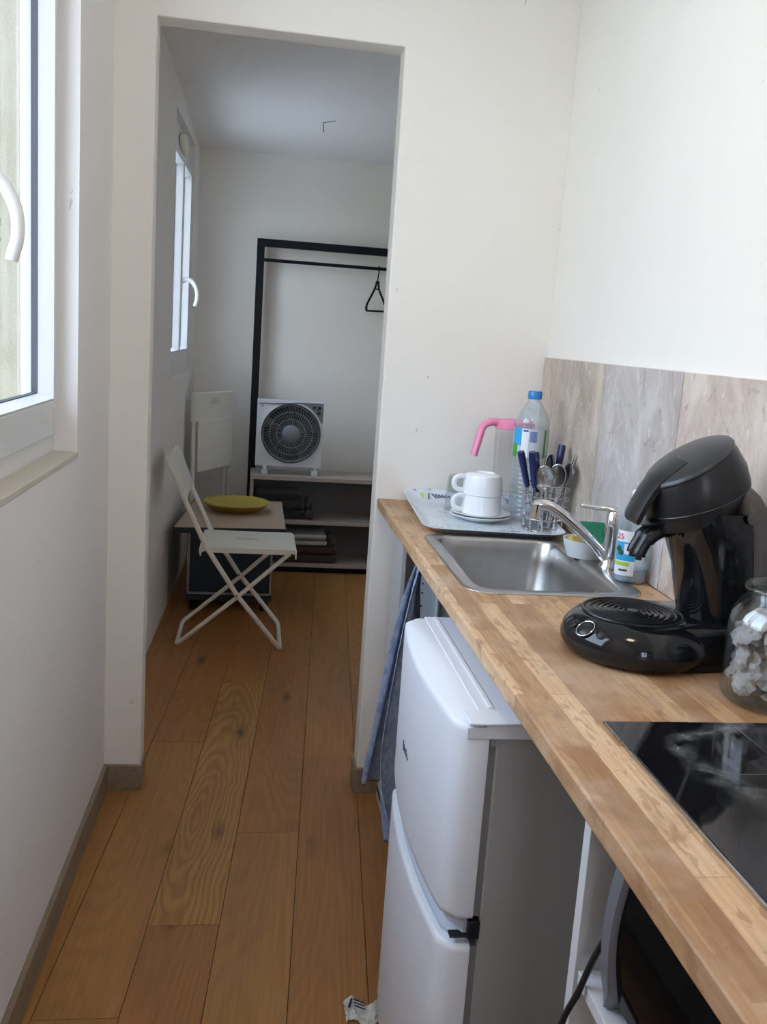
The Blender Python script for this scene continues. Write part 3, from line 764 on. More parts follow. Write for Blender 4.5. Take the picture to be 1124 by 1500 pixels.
for (x_, y_, n_) in ((-.04,-.17,9),(.02,-.15,7),(-.10,.11,5)):
    for k in range(n_):
        Mk = Mt @ Matrix.Translation((x_+.008*k,y_+.002*(k%3),.0018)) @ Matrix.Rotation(.5*(k%3)-.3,4,'Z'); mb.box(-.001,.001,-.005-.001*(k%2),.005,0,.0003,M=Mk)
mb.build('printed_mark', M_INK, tr)

# saucers and cups
sc = MB().lathe([(.001,.0),(.045,.0),(.05,.003),(.072,.011),(.0795,.014),(.080,.016),(.078,.0165),(.070,.013),(.05,.0065),(.040,.0055),(.001,.0055)], c=(.982,2.352,ZS+.0025), n=48)
tag(sc.build('saucer', M_PORC2), 'white saucer lying lowest under the stacked cups on the tray', 'saucer', None)
sc2 = MB().lathe([(.001,.0),(.040,.0),(.05,.002),(.070,.008),(.0765,.011),(.077,.0125),(.075,.013),(.066,.0100),(.05,.006),(.001,.005)], c=(.982,2.352,ZS+.0125), n=48)
tag(sc2.build('saucer', M_PORC), 'upper white saucer directly beneath the upturned cups', 'saucer')
def cup(z, label, hang):
    q_ = .86
    t = thing('cup', label, 'cup', (.982,2.352,z), 0, 'stacked white cups')
    MB().lathe([(r, h*q_) for r, h in [(.0505,.0),(.0525,.0015),(.0515,.02),(.050,.045),(.0475,.0585),(.043,.0620),(.032,.0640),(.031,.0655),(.028,.0655),(.027,.0620),(.001,.0620),(.001,.0590),(.040,.0590),(.0460,.045),(.048,.002)]], c=(.982,2.352,z), n=44).build('cup_body', M_PORC, t)
    a = hang; e = Vector((math.cos(a), math.sin(a), 0)); c = Vector((.982,2.352,z))
    pts = bez([c+e*.047+Vector((0,0,.043)), c+e*.062+Vector((0,0,.047)), c+e*.077+Vector((0,0,.040)), c+e*.080+Vector((0,0,.026)), c+e*.070+Vector((0,0,.013)), c+e*.049+Vector((0,0,.010))], 5)
    MB().tube(pts, .0052, 10, flat=1.2).build('handle', M_PORC, t)
cup(ZS+.0205, 'lower upturned white cup of the two stacked on the saucers', math.radians(192))
cup(ZS+.0697, 'upper upturned white cup of the two stacked on the saucers', math.radians(188))
# upturned glass
gl = MB().lathe([(.036,.0),(.038,.0),(.037,.05),(.034,.085),(.030,.096),(.001,.098),(.001,.090),(.029,.089),(.033,.05)], c=(.950,2.475,ZS+.003), n=36, closed=False)
tag(gl.build('drinking_glass', M_GLASS), 'upturned clear glass on the tray behind the white cups', 'glass')
# pitcher
jg = thing('pitcher', 'clear plastic pitcher with a pink lid and handle behind the water bottle', 'pitcher', (1.093,2.500,ZS))
jc = (1.093,2.500,ZS+.0035)
MB().lathe([(.001,.0),(.043,.0),(.047,.004),(.0465,.02),(.050,.20),(.052,.235),(.050,.235),(.048,.20),(.0445,.02),(.043,.006),(.001,.004)], c=jc, n=40).build('jug_body', M_JUG, jg)
MB().lathe([(.001,.246),(.030,.250),(.050,.250),(.0545,.246),(.0545,.228),(.0515,.226),(.001,.232)], c=jc, n=40).build('lid', M_PINK, jg)
e = Vector((-1,-.15,0)).normalized(); c0 = Vector(jc)
pts = bez([c0+e*.044+Vector((0,0,.241)), c0+e*.072+Vector((0,0,.242)), c0+e*.092+Vector((0,0,.228)), c0+e*.101+Vector((0,0,.195)), c0+e*.112+Vector((0,0,.150))], 6)
MB().tube(pts, [.0135]*8+[.0125]*(len(pts)-8), 14, flat=.8).build('handle', M_PINK, jg)

# water bottle
wb = thing('water_bottle', 'large clear water bottle with blue cap and blue-green label', 'bottle', (1.1036,2.370,ZS))
bc = (1.1036,2.370,ZS+.0025)
prof = [(.001,.004),(.030,.0),(.041,.004),(.0435,.012)]
for k in range(12):
    z = .020+k*.0118; prof += [(.0440,z),(.0412,z+.0045),(.0440,z+.009)]
prof += [(.0445,.166),(.0448,.172),(.0448,.245),(.0440,.250),(.0446,.256),(.0440,.263),(.0395,.273),(.0300,.290),(.0195,.308),(.0155,.314),(.0155,.322)]
MB().lathe(prof, c=bc, n=40, cap1=False).build('bottle_body', M_PET, wb, angle=60)
MB().lathe([(.0125,.318),(.0175,.318),(.0182,.322),(.0182,.336),(.0168,.339),(.001,.339)], c=bc, n=28).build('cap', M_BCAP, wb)
def wrap(prof_r, a0, a1, z0, z1, c, m, nm, par, n=14, sx=1, sy=1):
    mb = MB(); V = []
    for z in (z0, z1):
        V.append([(c[0]+prof_r*sx*math.cos(a0+(a1-a0)*k/n), c[1]+prof_r*sy*math.sin(a0+(a1-a0)*k/n), c[2]+z) for k in range(n+1)])
    vv = [[mb.bm.verts.new(p) for p in r] for r in V]
    for k in range(n): mb.face([vv[0][k],vv[0][k+1],vv[1][k+1],vv[1][k]])
    return mb.build(nm, m, par, angle=80)
D = math.radians; f0 = 270-28   # label faces, seen from the camera side
lab = wrap(.0454, D(150), D(345), .170, .244, bc, M_PLBL, 'label', wb, 40)
wrap(.0456, D(178), D(222), .200, .244, bc, M_SKYB, 'label_print', wb)
wrap(.0457, D(180), D(208), .170, .204, bc, M_GRN, 'label_print', wb)
wrap(.0456, D(222), D(246), .172, .243, bc, M_PAPER, 'label_print', wb)
for k in range(9): wrap(.0458, D(250+k*2.6), D(251.4+k*2.6), .210, .238, bc, M_INKB, 'barcode', wb, 2)
wrap(.0457, D(226), D(244), .236, .241, bc, M_INKB, 'label_print', wb)
wrap(.0457, D(300), D(309), .172, .243, bc, M_GRN, 'label_print', wb)

# cutlery holder
hc = Vector((1.121,2.260,ZS+.0025)); hr = .050
ho = thing('cutlery_holder', 'chrome wire cutlery holder full of cutlery on the tray', 'cutlery holder', tuple(hc))
mb = MB()
for z in (.002,.030,.058,.086,.115):
    mb.tube([hc+Vector((hr*math.cos(a),hr*math.sin(a),z)) for a in [2*PI*k/36 for k in range(36)]], .0021, 6, closed=True)
for k in range(10):
    a = 2*PI*k/10; mb.tube([hc+Vector((hr*math.cos(a),hr*math.sin(a),.002)), hc+Vector((hr*math.cos(a),hr*math.sin(a),.115))], .0019, 6)
for k in range(5): mb.tube([hc+Vector((-hr*.9,(k-2)*.018,.002)), hc+Vector((hr*.9,(k-2)*.018,.002))], .0012, 6)
for zz in (.056,.080,.104):
    mb.tube([hc+Vector((hr+.004+.005*math.cos(a),-.012,zz+.006*math.sin(a))) for a in [2*PI*k/12 for k in range(12)]], .0012, 6, closed=True)
mb.build('wire_basket', M_CHROME, ho)
def knife(x, y, lx, ly, top, label, rot=0, col=M_BLUEH):
    b = hc+Vector((x*.6,y*.6,.006)); t = hc+Vector((x+lx, y+ly, top)); d = (t-b)
    o = thing('table_knife', label, 'knife', tuple(b), 0, 'navy-handled knives in the holder')
    j = b+d*.55
    MB().tube([b, b+d*.1, j], [.003,.007,.007], 8, flat=.18).build('blade', M_CUTL, o)
    hp = [j-d*.01, j+d*.05, j+d*.25, j+d*.40, t]
    MB().tube(hp, [.007,.0095,.0110,.0120,.0110], 12, flat=.8).build('handle', col, o, bevel=0)
def bowl_piece(kind, x, y, lx, ly, top, label, face, size=1.0, grp=None):
    b = hc+Vector((x*.7,y*.7,.006)); t = hc+Vector((x+lx, y+ly, top)); d = t-b; L = d.length; dn = d.normalized()
    fv = Vector(face); fv = (fv-dn*fv.dot(dn)).normalized(); sd = dn.cross(fv)
    o = thing('table_'+kind, label, kind, tuple(b), 0, grp)
    hb_ = .060*size if kind == 'spoon' else .062
    neck = t-dn*hb_
    MB().tube([b, b.lerp(neck,.3), b.lerp(neck,.7), neck+dn*.003], [.0065,.005,.0032,.003], 8, flat=.4, up=tuple(fv)).build('handle', M_CUTL, o)
    mb = MB()
    if kind == 'spoon':
        n, kk = 20, 6; V = []
        for r in range(kk+1):
            rr = r/kk
            V.append([mb.bm.verts.new(neck+dn*(hb_*.5+hb_*.5*rr*math.cos(2*PI*q/n))+sd*(.0215*size*rr*math.sin(2*PI*q/n))+fv*(.008*(rr*rr)-.006)) for q in range(n)])
        for a, c in zip(V, V[1:]):
            for q in range(n): mb.face([a[q],a[(q+1)%n],c[(q+1)%n],c[q]])
        mb.build('bowl', M_CUTL, o, angle=80, solid=.0009)
    else:
        mb.hexa([neck-sd*.003-fv*.0008, neck+sd*.003-fv*.0008, neck+sd*.003+fv*.0008, neck-sd*.003+fv*.0008,
                 neck+dn*.026-sd*.011-fv*.003, neck+dn*.026+sd*.011-fv*.003, neck+dn*.026+sd*.011-fv*.0015, neck+dn*.026-sd*.011-fv*.0015])
        for q in range(4):
            s0 = sd*(-.009+.006*q); mb.tube([neck+dn*.024+s0-fv*.002, neck+dn*.045+s0-fv*.003, neck+dn*.064+s0+fv*.003], [.0017,.0015,.0008], 6)
        mb.build('tines', M_CUTL, o)
knife(-.034,-.010,-.046,-.012,.196,'leftmost navy-handled knife leaning out of the wire holder')
knife(-.030,-.024,-.026,-.016,.198,'navy-handled knife standing second from the left in the wire holder')
knife(-.004,.022,-.020,.015,.190,'navy-handled knife at the back of the wire holder behind the spoons')
knife(.030,.020,.012,.012,.212,'tallest navy-handled knife at the right of the holder by the tiles')
knife(-.012,-.006,-.024,-.004,.172,'short navy-handled knife poking out between the left knives and the spoons')
cam_dir = (-.45,-.85,.25)
bowl_piece('spoon', -.016,-.034,-.006,-.014,.168,'biggest spoon with its bowl facing forward at the front of the holder', cam_dir, 1.12, 'spoons in the wire holder')
bowl_piece('spoon', .012,-.026,.006,-.010,.172,'dark spoon tucked right behind the front spoon in the holder', cam_dir, 1.05, 'spoons in the wire holder')
bowl_piece('spoon', .008,.004,.002,.0,.192,'upright spoon seen from its edge in the middle of the holder', (-.9,-.2,.2), 1.1, 'spoons in the wire holder')
bowl_piece('fork', .036,-.004,.030,-.008,.192,'fork leaning out on the right side of the holder', (-.3,-.9,.2), 1, 'forks in the wire holder')
bowl_piece('fork', -.010,.010,-.006,.004,.176,'fork standing between the navy handles and the spoons', cam_dir, 1, 'forks in the wire holder')
bowl_piece('spoon', .028,-.018,.020,-.016,.176,'spoon on edge beside the rightmost fork in the holder', (-.95,-.2,.1), 1.0, 'spoons in the wire holder')

# dish with sponge and scourer
dc = (1.132,1.970,ZS)
MB_ = MB().lathe([(.001,.0005),(.036,.0005),(.040,.003),(.050,.034),(.0515,.042),(.0495,.042),(.047,.034),(.037,.006),(.001,.005)], c=dc, n=36)
tag(MB_.build('dish', M_PORC), 'small white round dish behind the tap holding a sponge', 'dish')
Ms = Matrix.Translation((1.150,1.985,ZS+.042)) @ Matrix.Rotation(math.radians(-12),4,'Z') @ Matrix.Rotation(math.radians(-14),4,'X')
mb = MB(); mb.box(-.030,.026,-.006,.002,-.025,.036,M=Ms)
tag(mb.build('scouring_pad', M_SPONGEG, bevel=.003), 'green scouring pad standing upright in the white dish', 'scouring pad')
Ms = Matrix.Translation((1.108,1.968,ZS+.030)) @ Matrix.Rotation(math.radians(20),4,'Z') @ Matrix.Rotation(math.radians(-30),4,'X')
mb = MB(); mb.box(-.016,.016,-.012,.006,-.015,.018,M=Ms)
tag(mb.build('sponge', M_SPONGEY, bevel=.004), 'worn yellow sponge lying in the white dish beside the green pad', 'sponge')

# soap bottle
so = thing('soap_bottle', 'clear dish soap bottle with blue and white label beside the tap', 'bottle', (1.153,1.762,ZS))
c = (1.153,1.762,ZS)
MB().lathe([(.001,.003),(.026,.0005),(.0325,.004),(.034,.012),(.034,.09),(.033,.115),(.030,.138),(.024,.156),(.017,.168),(.013,.172),(.013,.178)], c=c, n=36, sy=.72, cap1=False).build('bottle_body', M_PET, so, angle=60)
MB().lathe([(.0135,.170),(.0145,.172),(.0145,.184),(.012,.188),(.006,.190),(.001,.191)], c=c, n=24).build('cap', M_PORC, so)
MB().lathe([(.001,.004),(.024,.0035),(.0305,.006),(.0315,.012),(.0315,.030),(.001,.030)], c=c, n=36, sy=.70).build('soap_liquid', pmat('soap_liquid', (.36,.47,.55), .25), so, angle=60)
L0, L1 = D(180), D(262)
wrap(.0346, L0, L1, .018, .108, c, M_PAPER, 'label', so, 20, 1, .73)
wrap(.0349, D(183), L1, .048, .086, c, M_SKYB, 'label_print', so, 14, 1, .73)
wrap(.0352, D(222), D(250), .062, .082, c, M_PAPER, 'label_print', so, 10, 1, .73)
wrap(.0352, D(186), D(244), .038, .046, c, M_LIME, 'label_print', so, 10, 1, .73)
def on_oval(a, z, r=.0353): return Vector((c[0]+r*math.cos(a), c[1]+r*.73*math.sin(a), c[2]+z))
for a, z, sz in ((D(198),.072,.006),(D(210),.064,.0055)):
    p = on_oval(a, z); t = Vector((-math.sin(a), .73*math.cos(a), 0)).normalized(); nn = t.cross(Vector((0,0,1)))
    MB().lathe([(.001,-.0004),(sz,-.0002),(sz*.8,.0012),(.001,.0018)], c=p, n=14, M=frame_M((0,0,0), t, (0,0,1))).build('olive_picture', M_DGRN, so)
wrap(.0353, D(208), D(240), .027, .031, c, M_DGRN, 'label_print', so, 8, 1, .73)
for s, a, z, sz, m_ in (('25', D(202), .096, .016, M_RED),):
    p = on_oval(a, z, .0356); t = Vector((-math.sin(a), .73*math.cos(a), 0)).normalized()
    text('label_lettering', s, sz, m_, frame_M(p, t, (0,0,1)), so, .0001)

# coffee machine
CY = 1.33
cm = thing('coffee_machine', 'black coffee pod machine with round drip tray base on the worktop', 'coffee machine', (1.08,CY,ZS))
mb = MB()
mb.lathe([(.001,.0005),(.090,.0005),(.106,.006),(.1135,.018),(.1145,.028),(.110,.042),(.098,.056),(.086,.0630),(.080,.0650),(.078,.0655),(.001,.0655)], c=(.984,CY-.002,ZS), n=64)
mb.build('base', M_BLKGL, cm, angle=50)
mb = MB(); R = []
for z, k in ((.0008,1),(.02,1),(.045,.96),(.062,.86),(.066,.7)):
    R.append([(1.02,CY-.092*k,ZS+z),(1.06,CY-.090*k,ZS+z),(1.12,CY-.080,ZS+z),(1.160,CY-.074,ZS+z),(1.160,CY+.074,ZS+z),(1.12,CY+.080,ZS+z),(1.06,CY+.090*k,ZS+z),(1.02,CY+.092*k,ZS+z)])
mb.rings(R).build('rear_base', M_BLKGL, cm, angle=60)
mb = MB(); gz = ZS+.0660; gc = Vector((.975,CY-.002,gz))
for k in range(7):
    r = .014+k*.0085
    mb.tube([gc+Vector((r*math.cos(a), r*math.sin(a), 0)) for a in [2*PI*q/48 for q in range(48)]], .0021, 6, closed=True)
mb.lathe([(.001,.0),(.009,.0),(.0085,.003),(.001,.0035)], c=gc-Vector((0,0,.001)), n=20)
for a in (0, PI/2, PI, 1.5*PI): mb.tube([gc+Vector((.008*math.cos(a+.4),.008*math.sin(a+.4),-.0006)), gc+Vector((.067*math.cos(a+.4),.067*math.sin(a+.4),-.0006))], .0016, 6)
mb.build('drip_grid', M_BLKMAT, cm)
mb = MB(); mb.tube([gc+Vector((.075*math.cos(a), .075*math.sin(a), -.0005)) for a in [2*PI*q/64 for q in range(64)]], .0022, 8, closed=True); mb.build('grid_rim', M_BLKMAT, cm)
# buttons on the front of the base
def on_base(az, z, r):
    d = Vector((math.cos(az), math.sin(az), 0)); nrm = (d*.62+Vector((0,0,.78))).normalized()
    return Vector((.984,CY-.002,ZS+z))+d*r, nrm, d
for az, z, r, s, nm in ((D(203),.049,.1045,.0115,'power_button'),(D(187),.049,.1045,.006,'cup_button'),(D(219),.049,.1045,.006,'cup_button')):
    p, nrm, d = on_base(az, z, r); t = Vector((0,0,1)).cross(d)
    Mb = frame_M((0,0,0), t, nrm.cross(t))
    mb = MB(); mb.lathe([(s*1.35,-.002),(s*1.35,.0008),(s*1.15,.0012),(s*1.05,.0),(s*.95,.0012),(s*.5,.002),(.001,.0022)], c=p, n=28, M=Mb)
    bt = mb.build(nm, M_BLKMAT, cm)
    if s > .01:
        MB().tube([p+Mb.to_3x3() @ Vector((s*1.25*math.cos(a), s*1.25*math.sin(a), .0012)) for a in [2*PI*q/28 for q in range(28)]], .0007, 6, closed=True).build('button_ring', M_CHROME, bt)
# column
def colring(z, xf, xb, b, n=36, p=2.4):
    cx, a = (xf+xb)/2, (xb-xf)/2; pts = []
    for q in range(n):
        t = 2*PI*q/n; ct, st = math.cos(t), math.sin(t)
        pts.append((cx+a*math.copysign(abs(ct)**(2/p), ct), CY+b*math.copysign(abs(st)**(2/p), st), ZS+z))
    return pts
mb = MB(); mb.rings([colring(z,xf,xb,b) for z,xf,xb,b in ((.055,1.058,1.176,.062),(.09,1.049,1.176,.066),(.14,1.038,1.174,.070),(.175,1.024,1.170,.073),(.205,1.012,1.164,.076),(.235,1.004,1.150,.077))])
mb.build('column', M_BLKGL, cm, angle=60)
mb = MB(); mb.rings([colring(z,xf,xb,b,p=3) for z,xf,xb,b in ((.065,1.125,1.187,.078),(.12,1.122,1.1875,.080),(.18,1.108,1.182,.081),(.225,1.092,1.160,.076),(.262,1.086,1.132,.066),(.275,1.09,1.118,.05))])
mb.build('water_tank', M_TANK, cm, angle=60)
MB().lathe([(.001,.0),(.011,.0),(.010,.003),(.001,.0045)], c=(1.108,CY-.0800,ZS+.232), n=24, M=Matrix.Rotation(PI/2,4,'X')).build('tank_stud', M_TANK, cm)
# head: lofted tilted discs
def tdisc(cx, cz, Rr, th, n=48, sy=1.0):
    u = Vector((math.cos(th),0,math.sin(th))); v = Vector((0,1,0))
    return [Vector((cx,CY,cz))+Rr*(math.cos(2*PI*q/n)*u+sy*math.sin(2*PI*q/n)*v) for q in range(n)]
mb = MB(); mb.rings([tdisc(1.058,1.120,.070,.40),tdisc(1.0565,1.142,.0775,.42),tdisc(1.056,1.152,.079,.433),tdisc(1.050,1.172,.0775,.50),tdisc(1.040,1.192,.0725,.59),tdisc(1.036,1.199,.069,.619)])
mb.build('brew_head', M_BLKMAT, cm, angle=50)
mb = MB(); mb.tube(tdisc(1.0562,1.1475,.0787,.43), .0012, 6, closed=True); mb.build('head_seam', M_BLKLID, cm)
th = .619; nrm = Vector((-math.sin(th),0,math.cos(th))); tc_ = Vector((1.036,CY,1.199))
mb = MB(); RR = []
for r, h in ((.0700,-.001),(.0715,.001),(.0705,.0035),(.066,.0065),(.052,.0105),(.03,.0135),(.001,.0145)):
    RR.append([p+nrm*h for p in tdisc(1.036,1.199,r,th)])
mb.rings(RR); ld = mb.build('lid', M_BLKLID, cm, angle=40)
# lever handle folded over the front of the lid
u = Vector((math.cos(th),0,math.sin(th))); v = Vector((0,1,0))
def LP(a, b, h): return tc_+u*a+v*b+nrm*h
mb = MB(); RR = []
for a, w, h, t in ((-.012,.034,.0135,.003),(-.030,.034,.0125,.006),(-.055,.031,.0090,.008),(-.075,.028,.0015,.009),(-.095,.027,-.009,.009),(-.113,.026,-.021,.009),(-.118,.024,-.026,.006)):
    RR.append([LP(a,-w,h-t),LP(a,-w,h),LP(a,-w*.6,h+.0028),LP(a,0,h+.0036),LP(a,w*.6,h+.0028),LP(a,w,h),LP(a,w,h-t)])
mb.rings(RR); mb.build('lever_handle', M_BLKMAT, cm, angle=35)
# spout
mb = MB(); mb.rings([tdisc(1.02,1.118,.052,.25,24,.8), tdisc(1.0,1.108,.038,.1,24,.8), tdisc(.995,1.100,.020,.0,24,.9)]); mb.build('spout_mount', M_BLKMAT, cm, angle=50)
mb = MB()
for s in (-1, 1):
    mb.tube(bez([(1.03,CY+.004*s,1.104),(1.006,CY+.008*s,1.098),(.984,CY+.011*s,1.085),(.972,CY+.012*s,1.064),(.970,CY+.012*s,1.056)],5), [.0145]*6+[.012]*6+[.0095]*20, 12)
    mb.cyl((.970,CY+.012*s,1.060),(.970,CY+.012*s,1.050),.005,n=12)
mb.tm = None
mb.bm.verts.ensure_lookup_table(); mb.build('spout', M_BLKMAT, cm, angle=60)
# lettering on lid
for s, b, a, sz in (('PHILIPS', .030, .012, .0085), ('SENSEO', .022, .044, .0100)):
    hgt = .0122 if a < .02 else .0104
    text('lid_lettering', s, sz, M_GREYT, frame_M(tc_+u*(a-.02)+v*(b-.015)+nrm*(.0142 if a < .02 else .0130), -v, u), ld, .0003)

# storage jar with used pods
jc = Vector((1.111,1.137,ZS)); jr = .0755
jr_ = thing('storage_jar', 'clear glass jar full of crumpled coffee pods at the right edge', 'jar', tuple(jc))
MB().lathe([(.001,.004),(.062,.0005),(.071,.003),(jr,.012),(jr-.001,.108),(.072,.122),(.063,.137),(.053,.146),(.051,.151),(.0485,.151),(.050,.144),(.060,.134),(.0695,.120),(.073,.106),(.0735,.014),(.067,.007),(.001,.007)], c=jc, n=56).build('jar_body', M_JARGL, jr_, angle=60)
MB().lathe([(.0505,.150),(.056,.151),(.0600,.154),(.0605,.158),(.058,.161),(.0525,.161),(.0495,.157),(.0490,.152)], c=jc, n=56, closed=True).build('rim', M_GLASS, jr_, angle=60)
random.seed(21)
def pod(c, Mr, r=.030, seed=0, name='coffee_pod'):
    me = bpy.data.meshes.new('pod'); bm = bmesh.new(); n, kk = 40, 9; top = []; 
    cv = bm.verts.new((0,0,.006)); cb_ = bm.verts.new((0,0,-.005)); A = []; B = []
    for k in range(1, kk+1):
        rr = k/kk; A.append([]); B.append([])
        for q in range(n):
            a = 2*PI*q/n; rad = r*rr*(1+.06*noise.noise(Vector((math.cos(a)*2,math.sin(a)*2,seed))))
            h = .0042*(1-rr**3)
            w = .007*noise.noise(Vector((rad*math.cos(a)*50, rad*math.sin(a)*50, seed*3.1)))+.0045*noise.noise(Vector((rad*math.cos(a)*140, rad*math.sin(a)*140, seed)))*.6+(.0022*math.sin(11*a+seed) if rr > .75 else 0)
            A[-1].append(bm.verts.new((rad*math.cos(a), rad*math.sin(a), h+w+.0004))); B[-1].append(bm.verts.new((rad*math.cos(a), rad*math.sin(a), -h*.8+w-.0004)))
    for S, cc, fl_ in ((A, cv, False), (B, cb_, True)):
        for q in range(n):
            f = [cc, S[0][q], S[0][(q+1)%n]]; bm.faces.new(f[::-1] if fl_ else f)
            for k in range(kk-1):
                f = [S[k][q], S[k+1][q], S[k+1][(q+1)%n], S[k][(q+1)%n]]; bm.faces.new(f[::-1] if fl_ else f)
    for q in range(n): bm.faces.new([A[-1][q], B[-1][q], B[-1][(q+1)%n], A[-1][(q+1)%n]])
    bm.to_mesh(me); bm.free(); me.transform(Mr)
    o = link(name, me, M_POD, None, angle=24); o.location = c; return o
descr = [('flat against the bottom left of the jar glass',-178,.036,.046,'v'),('edge-on at the bottom middle of the jar',-120,.040,.022,'h'),('low on the right at the jar bottom',-75,.036,.046,'v'),
         ('tilted across the middle of the jar',-125,.030,.060,'t'),('standing in the left middle of the jar',163,.040,.072,'v'),('on the right in the middle of the jar',-80,.034,.070,'t'),
         ('filling the upper left of the jar',172,.034,.104,'t'),('facing forward in the upper middle of the jar',-110,.034,.098,'v'),('at the upper right of the jar',-60,.036,.104,'v'),('lying topmost just under the jar rim',-100,.010,.128,'h'),
         ('at the very back of the jar bottom',60,.034,.046,'v'),('at the back of the jar middle',80,.034,.070,'v'),('at the back of the jar top',60,.030,.104,'t'),('in the centre of the jar low down',0,.004,.045,'h'),('in the centre of the jar high up',20,.006,.085,'h'),('behind the front left pods at mid height',140,.036,.050,'t')]
for i, (d_, az, rr, z, o_) in enumerate(descr):
    a = D(az); rr = min(rr, .035)
    rot = {'h': Matrix.Rotation(.25,4,'X'), 't': Matrix.Rotation(a-PI/2,4,'Z') @ Matrix.Rotation(D(-48),4,'X'), 'v': Matrix.Rotation(a-PI/2,4,'Z') @ Matrix.Rotation(D(-82),4,'X')}[o_]
    if o_ == 'v': rr = .052
    if o_ == 't': rr = .044
    if o_ == 'h': rr *= .8
    r = .031 if o_ == 'h' else .036
    o = pod(jc+Vector((rr*math.cos(a), rr*math.sin(a), z)), rot, r, i*1.7)
    tag(o, 'crumpled used coffee pod '+d_, 'coffee pod', 'used coffee pods in the jar')

# wrapper on the floor
me = bpy.data.meshes.new('w'); bm = bmesh.new(); nx, ny = 20, 10; G = []
for i in range(nx+1):
    row = []
    for j in range(ny+1):
        x = .622+.095*i/nx; y = 1.645+.062*j/ny+.012*math.sin(i*.5)-.010*(i/nx)
        z = .003+.012*abs(noise.noise(Vector((i*.28,j*.35,2))))+.006*max(0,noise.noise(Vector((i*.6,j*.6,5))))
        row.append(bm.verts.new((x+.004*noise.noise(Vector((0,j*.8,1))), y+.006*noise.noise(Vector((i*.7,0,3))), z)))
    G.append(row)
for a, b in zip(G, G[1:]):
    for j in range(ny): bm.faces.new([a[j],b[j],b[j+1],a[j+1]])
bm.to_mesh(me); bm.free()
wr = thing('wrapper', 'torn pale plastic wrapper lying on the floor beside the fridge', 'wrapper', (.66,1.67,0))
link('film', me, pmat('wrapper_film', (.62,.60,.55), .35), wr, angle=50, solid=.0008)
mb = MB(); mb.box(-.0025,.0025,-.014,.014,0,.0008,M=frame_M((.634,1.690,.0145),(1,-.3,0),(.3,1,0)))
for k in range(3): mb.box(-.012,.012,-.0016,.0016,0,.0008,M=frame_M((.652,1.694-.009*k,.0145),(1,-.6,0),(.6,1,0)))
mb.build('printed_mark', M_INK, wr)

# ------------------------------------------------------------------ back room furniture
# open folding chair
CA, CB = 3.87, 4.235
fc = thing('folding_chair', 'cream folding chair standing open beside the small table in the back room', 'chair', (.34,4.05,0))
def A(t): return t
legA = [(.540,.010),(.351,.243),(.214,.452),(.130,.632),(.060,.800)]
def arm(y): return [(x,y,z) for x,z in legA]
pts = [(.060,CA,.800)]+arm(CA)[::-1][1:-1]+[(.534,CA+.002,.018),(.541,CA+.020,.010),(.541,CB-.020,.010),(.534,CB-.002,.018)]+arm(CB)[1:-1]+[(.060,CB,.800)]
MB().tube(pts, .0105, 10).build('rear_frame', M_CHAIR, fc, angle=60)
i0, i1 = CA+.024, CB-.024
pts = [(.566,i0,.426),(.351,i0,.226),(.114,i0,.020),(.106,i0+.016,.010),(.106,i1-.016,.010),(.114,i1,.020),(.351,i1,.226),(.566,i1,.426)]
MB().tube(pts, .0095, 10).build('front_frame', M_CHAIR, fc, angle=60)
for y, y2 in ((CA-.012,CA+.034),(CB-.034,CB+.012)): MB().cyl((.351,y,.243),(.351,y2,.234),.0045,n=10).build('pivot', M_GREYT, fc)
mb = MB(); prof = []
s0, s1, zt_ = .196, .588, .447
pr_ = [(s0-.004,zt_-.030),(s0-.008,zt_-.012),(s0,zt_-.001),(s0+.02,zt_),(.39,zt_-.003),(s1-.02,zt_),(s1-.003,zt_-.002),(s1+.006,zt_-.012),(s1+.006,zt_-.030),(s1,zt_-.030),(s1-.002,zt_-.010),(s1-.022,zt_-.0065),(.39,zt_-.010),(s0+.02,zt_-.007),(s0+.003,zt_-.012),(s0+.001,zt_-.028)]
mb.rings([[(x,y,z-dz) for x,z in pr_] for y, dz in ((CA+.014,.014),(CA+.012,.004),(CA+.020,.0),(CB-.020,0),(CB-.012,.004),(CB-.014,.014))])
mb.box(s0+.03,s1-.035,CA+.0105,CA+.015,zt_-.026,zt_-.004); mb.box(s0+.03,s1-.035,CB-.015,CB-.0105,zt_-.026,zt_-.004)
st = mb.build('seat', M_CHAIR, fc, angle=40)
mb = MB()
for k in range(9):
    x = .345+.0115*k; mb.box(x, x+.0035, 4.04, 4.085-(.008 if k%3 == 1 else 0), zt_-.0032, zt_-.0022)
mb.build('vent_slot', pmat('slot_shadow', (.35,.34,.30), .7), st)
mb = MB()
d = Vector((.130-.060,0,.632-.800)); dn = d.normalized(); nn = Vector((-dn.z,0,dn.x))
P0 = Vector((.060,0,.800)); 
def bp(s, h, y): p = P0+dn*s+nn*h; return (p.x, y, p.z)
ring = lambda y, e=0: [bp(-.014+e,-.012+e,y),bp(-.020+e,.0,y),bp(-.014+e,.012-e,y),bp(.02,.0145-e,y),bp(.16,.0125-e,y),bp(.172-e,.008,y),bp(.172-e,.004,y),bp(.02,-.0125+e,y)]
mb.rings([ring(CA-.013,.003),ring(CA-.010),ring(CB+.010),ring(CB+.013,.003)])
mb.build('backrest', M_CHAIR, fc, angle=40)

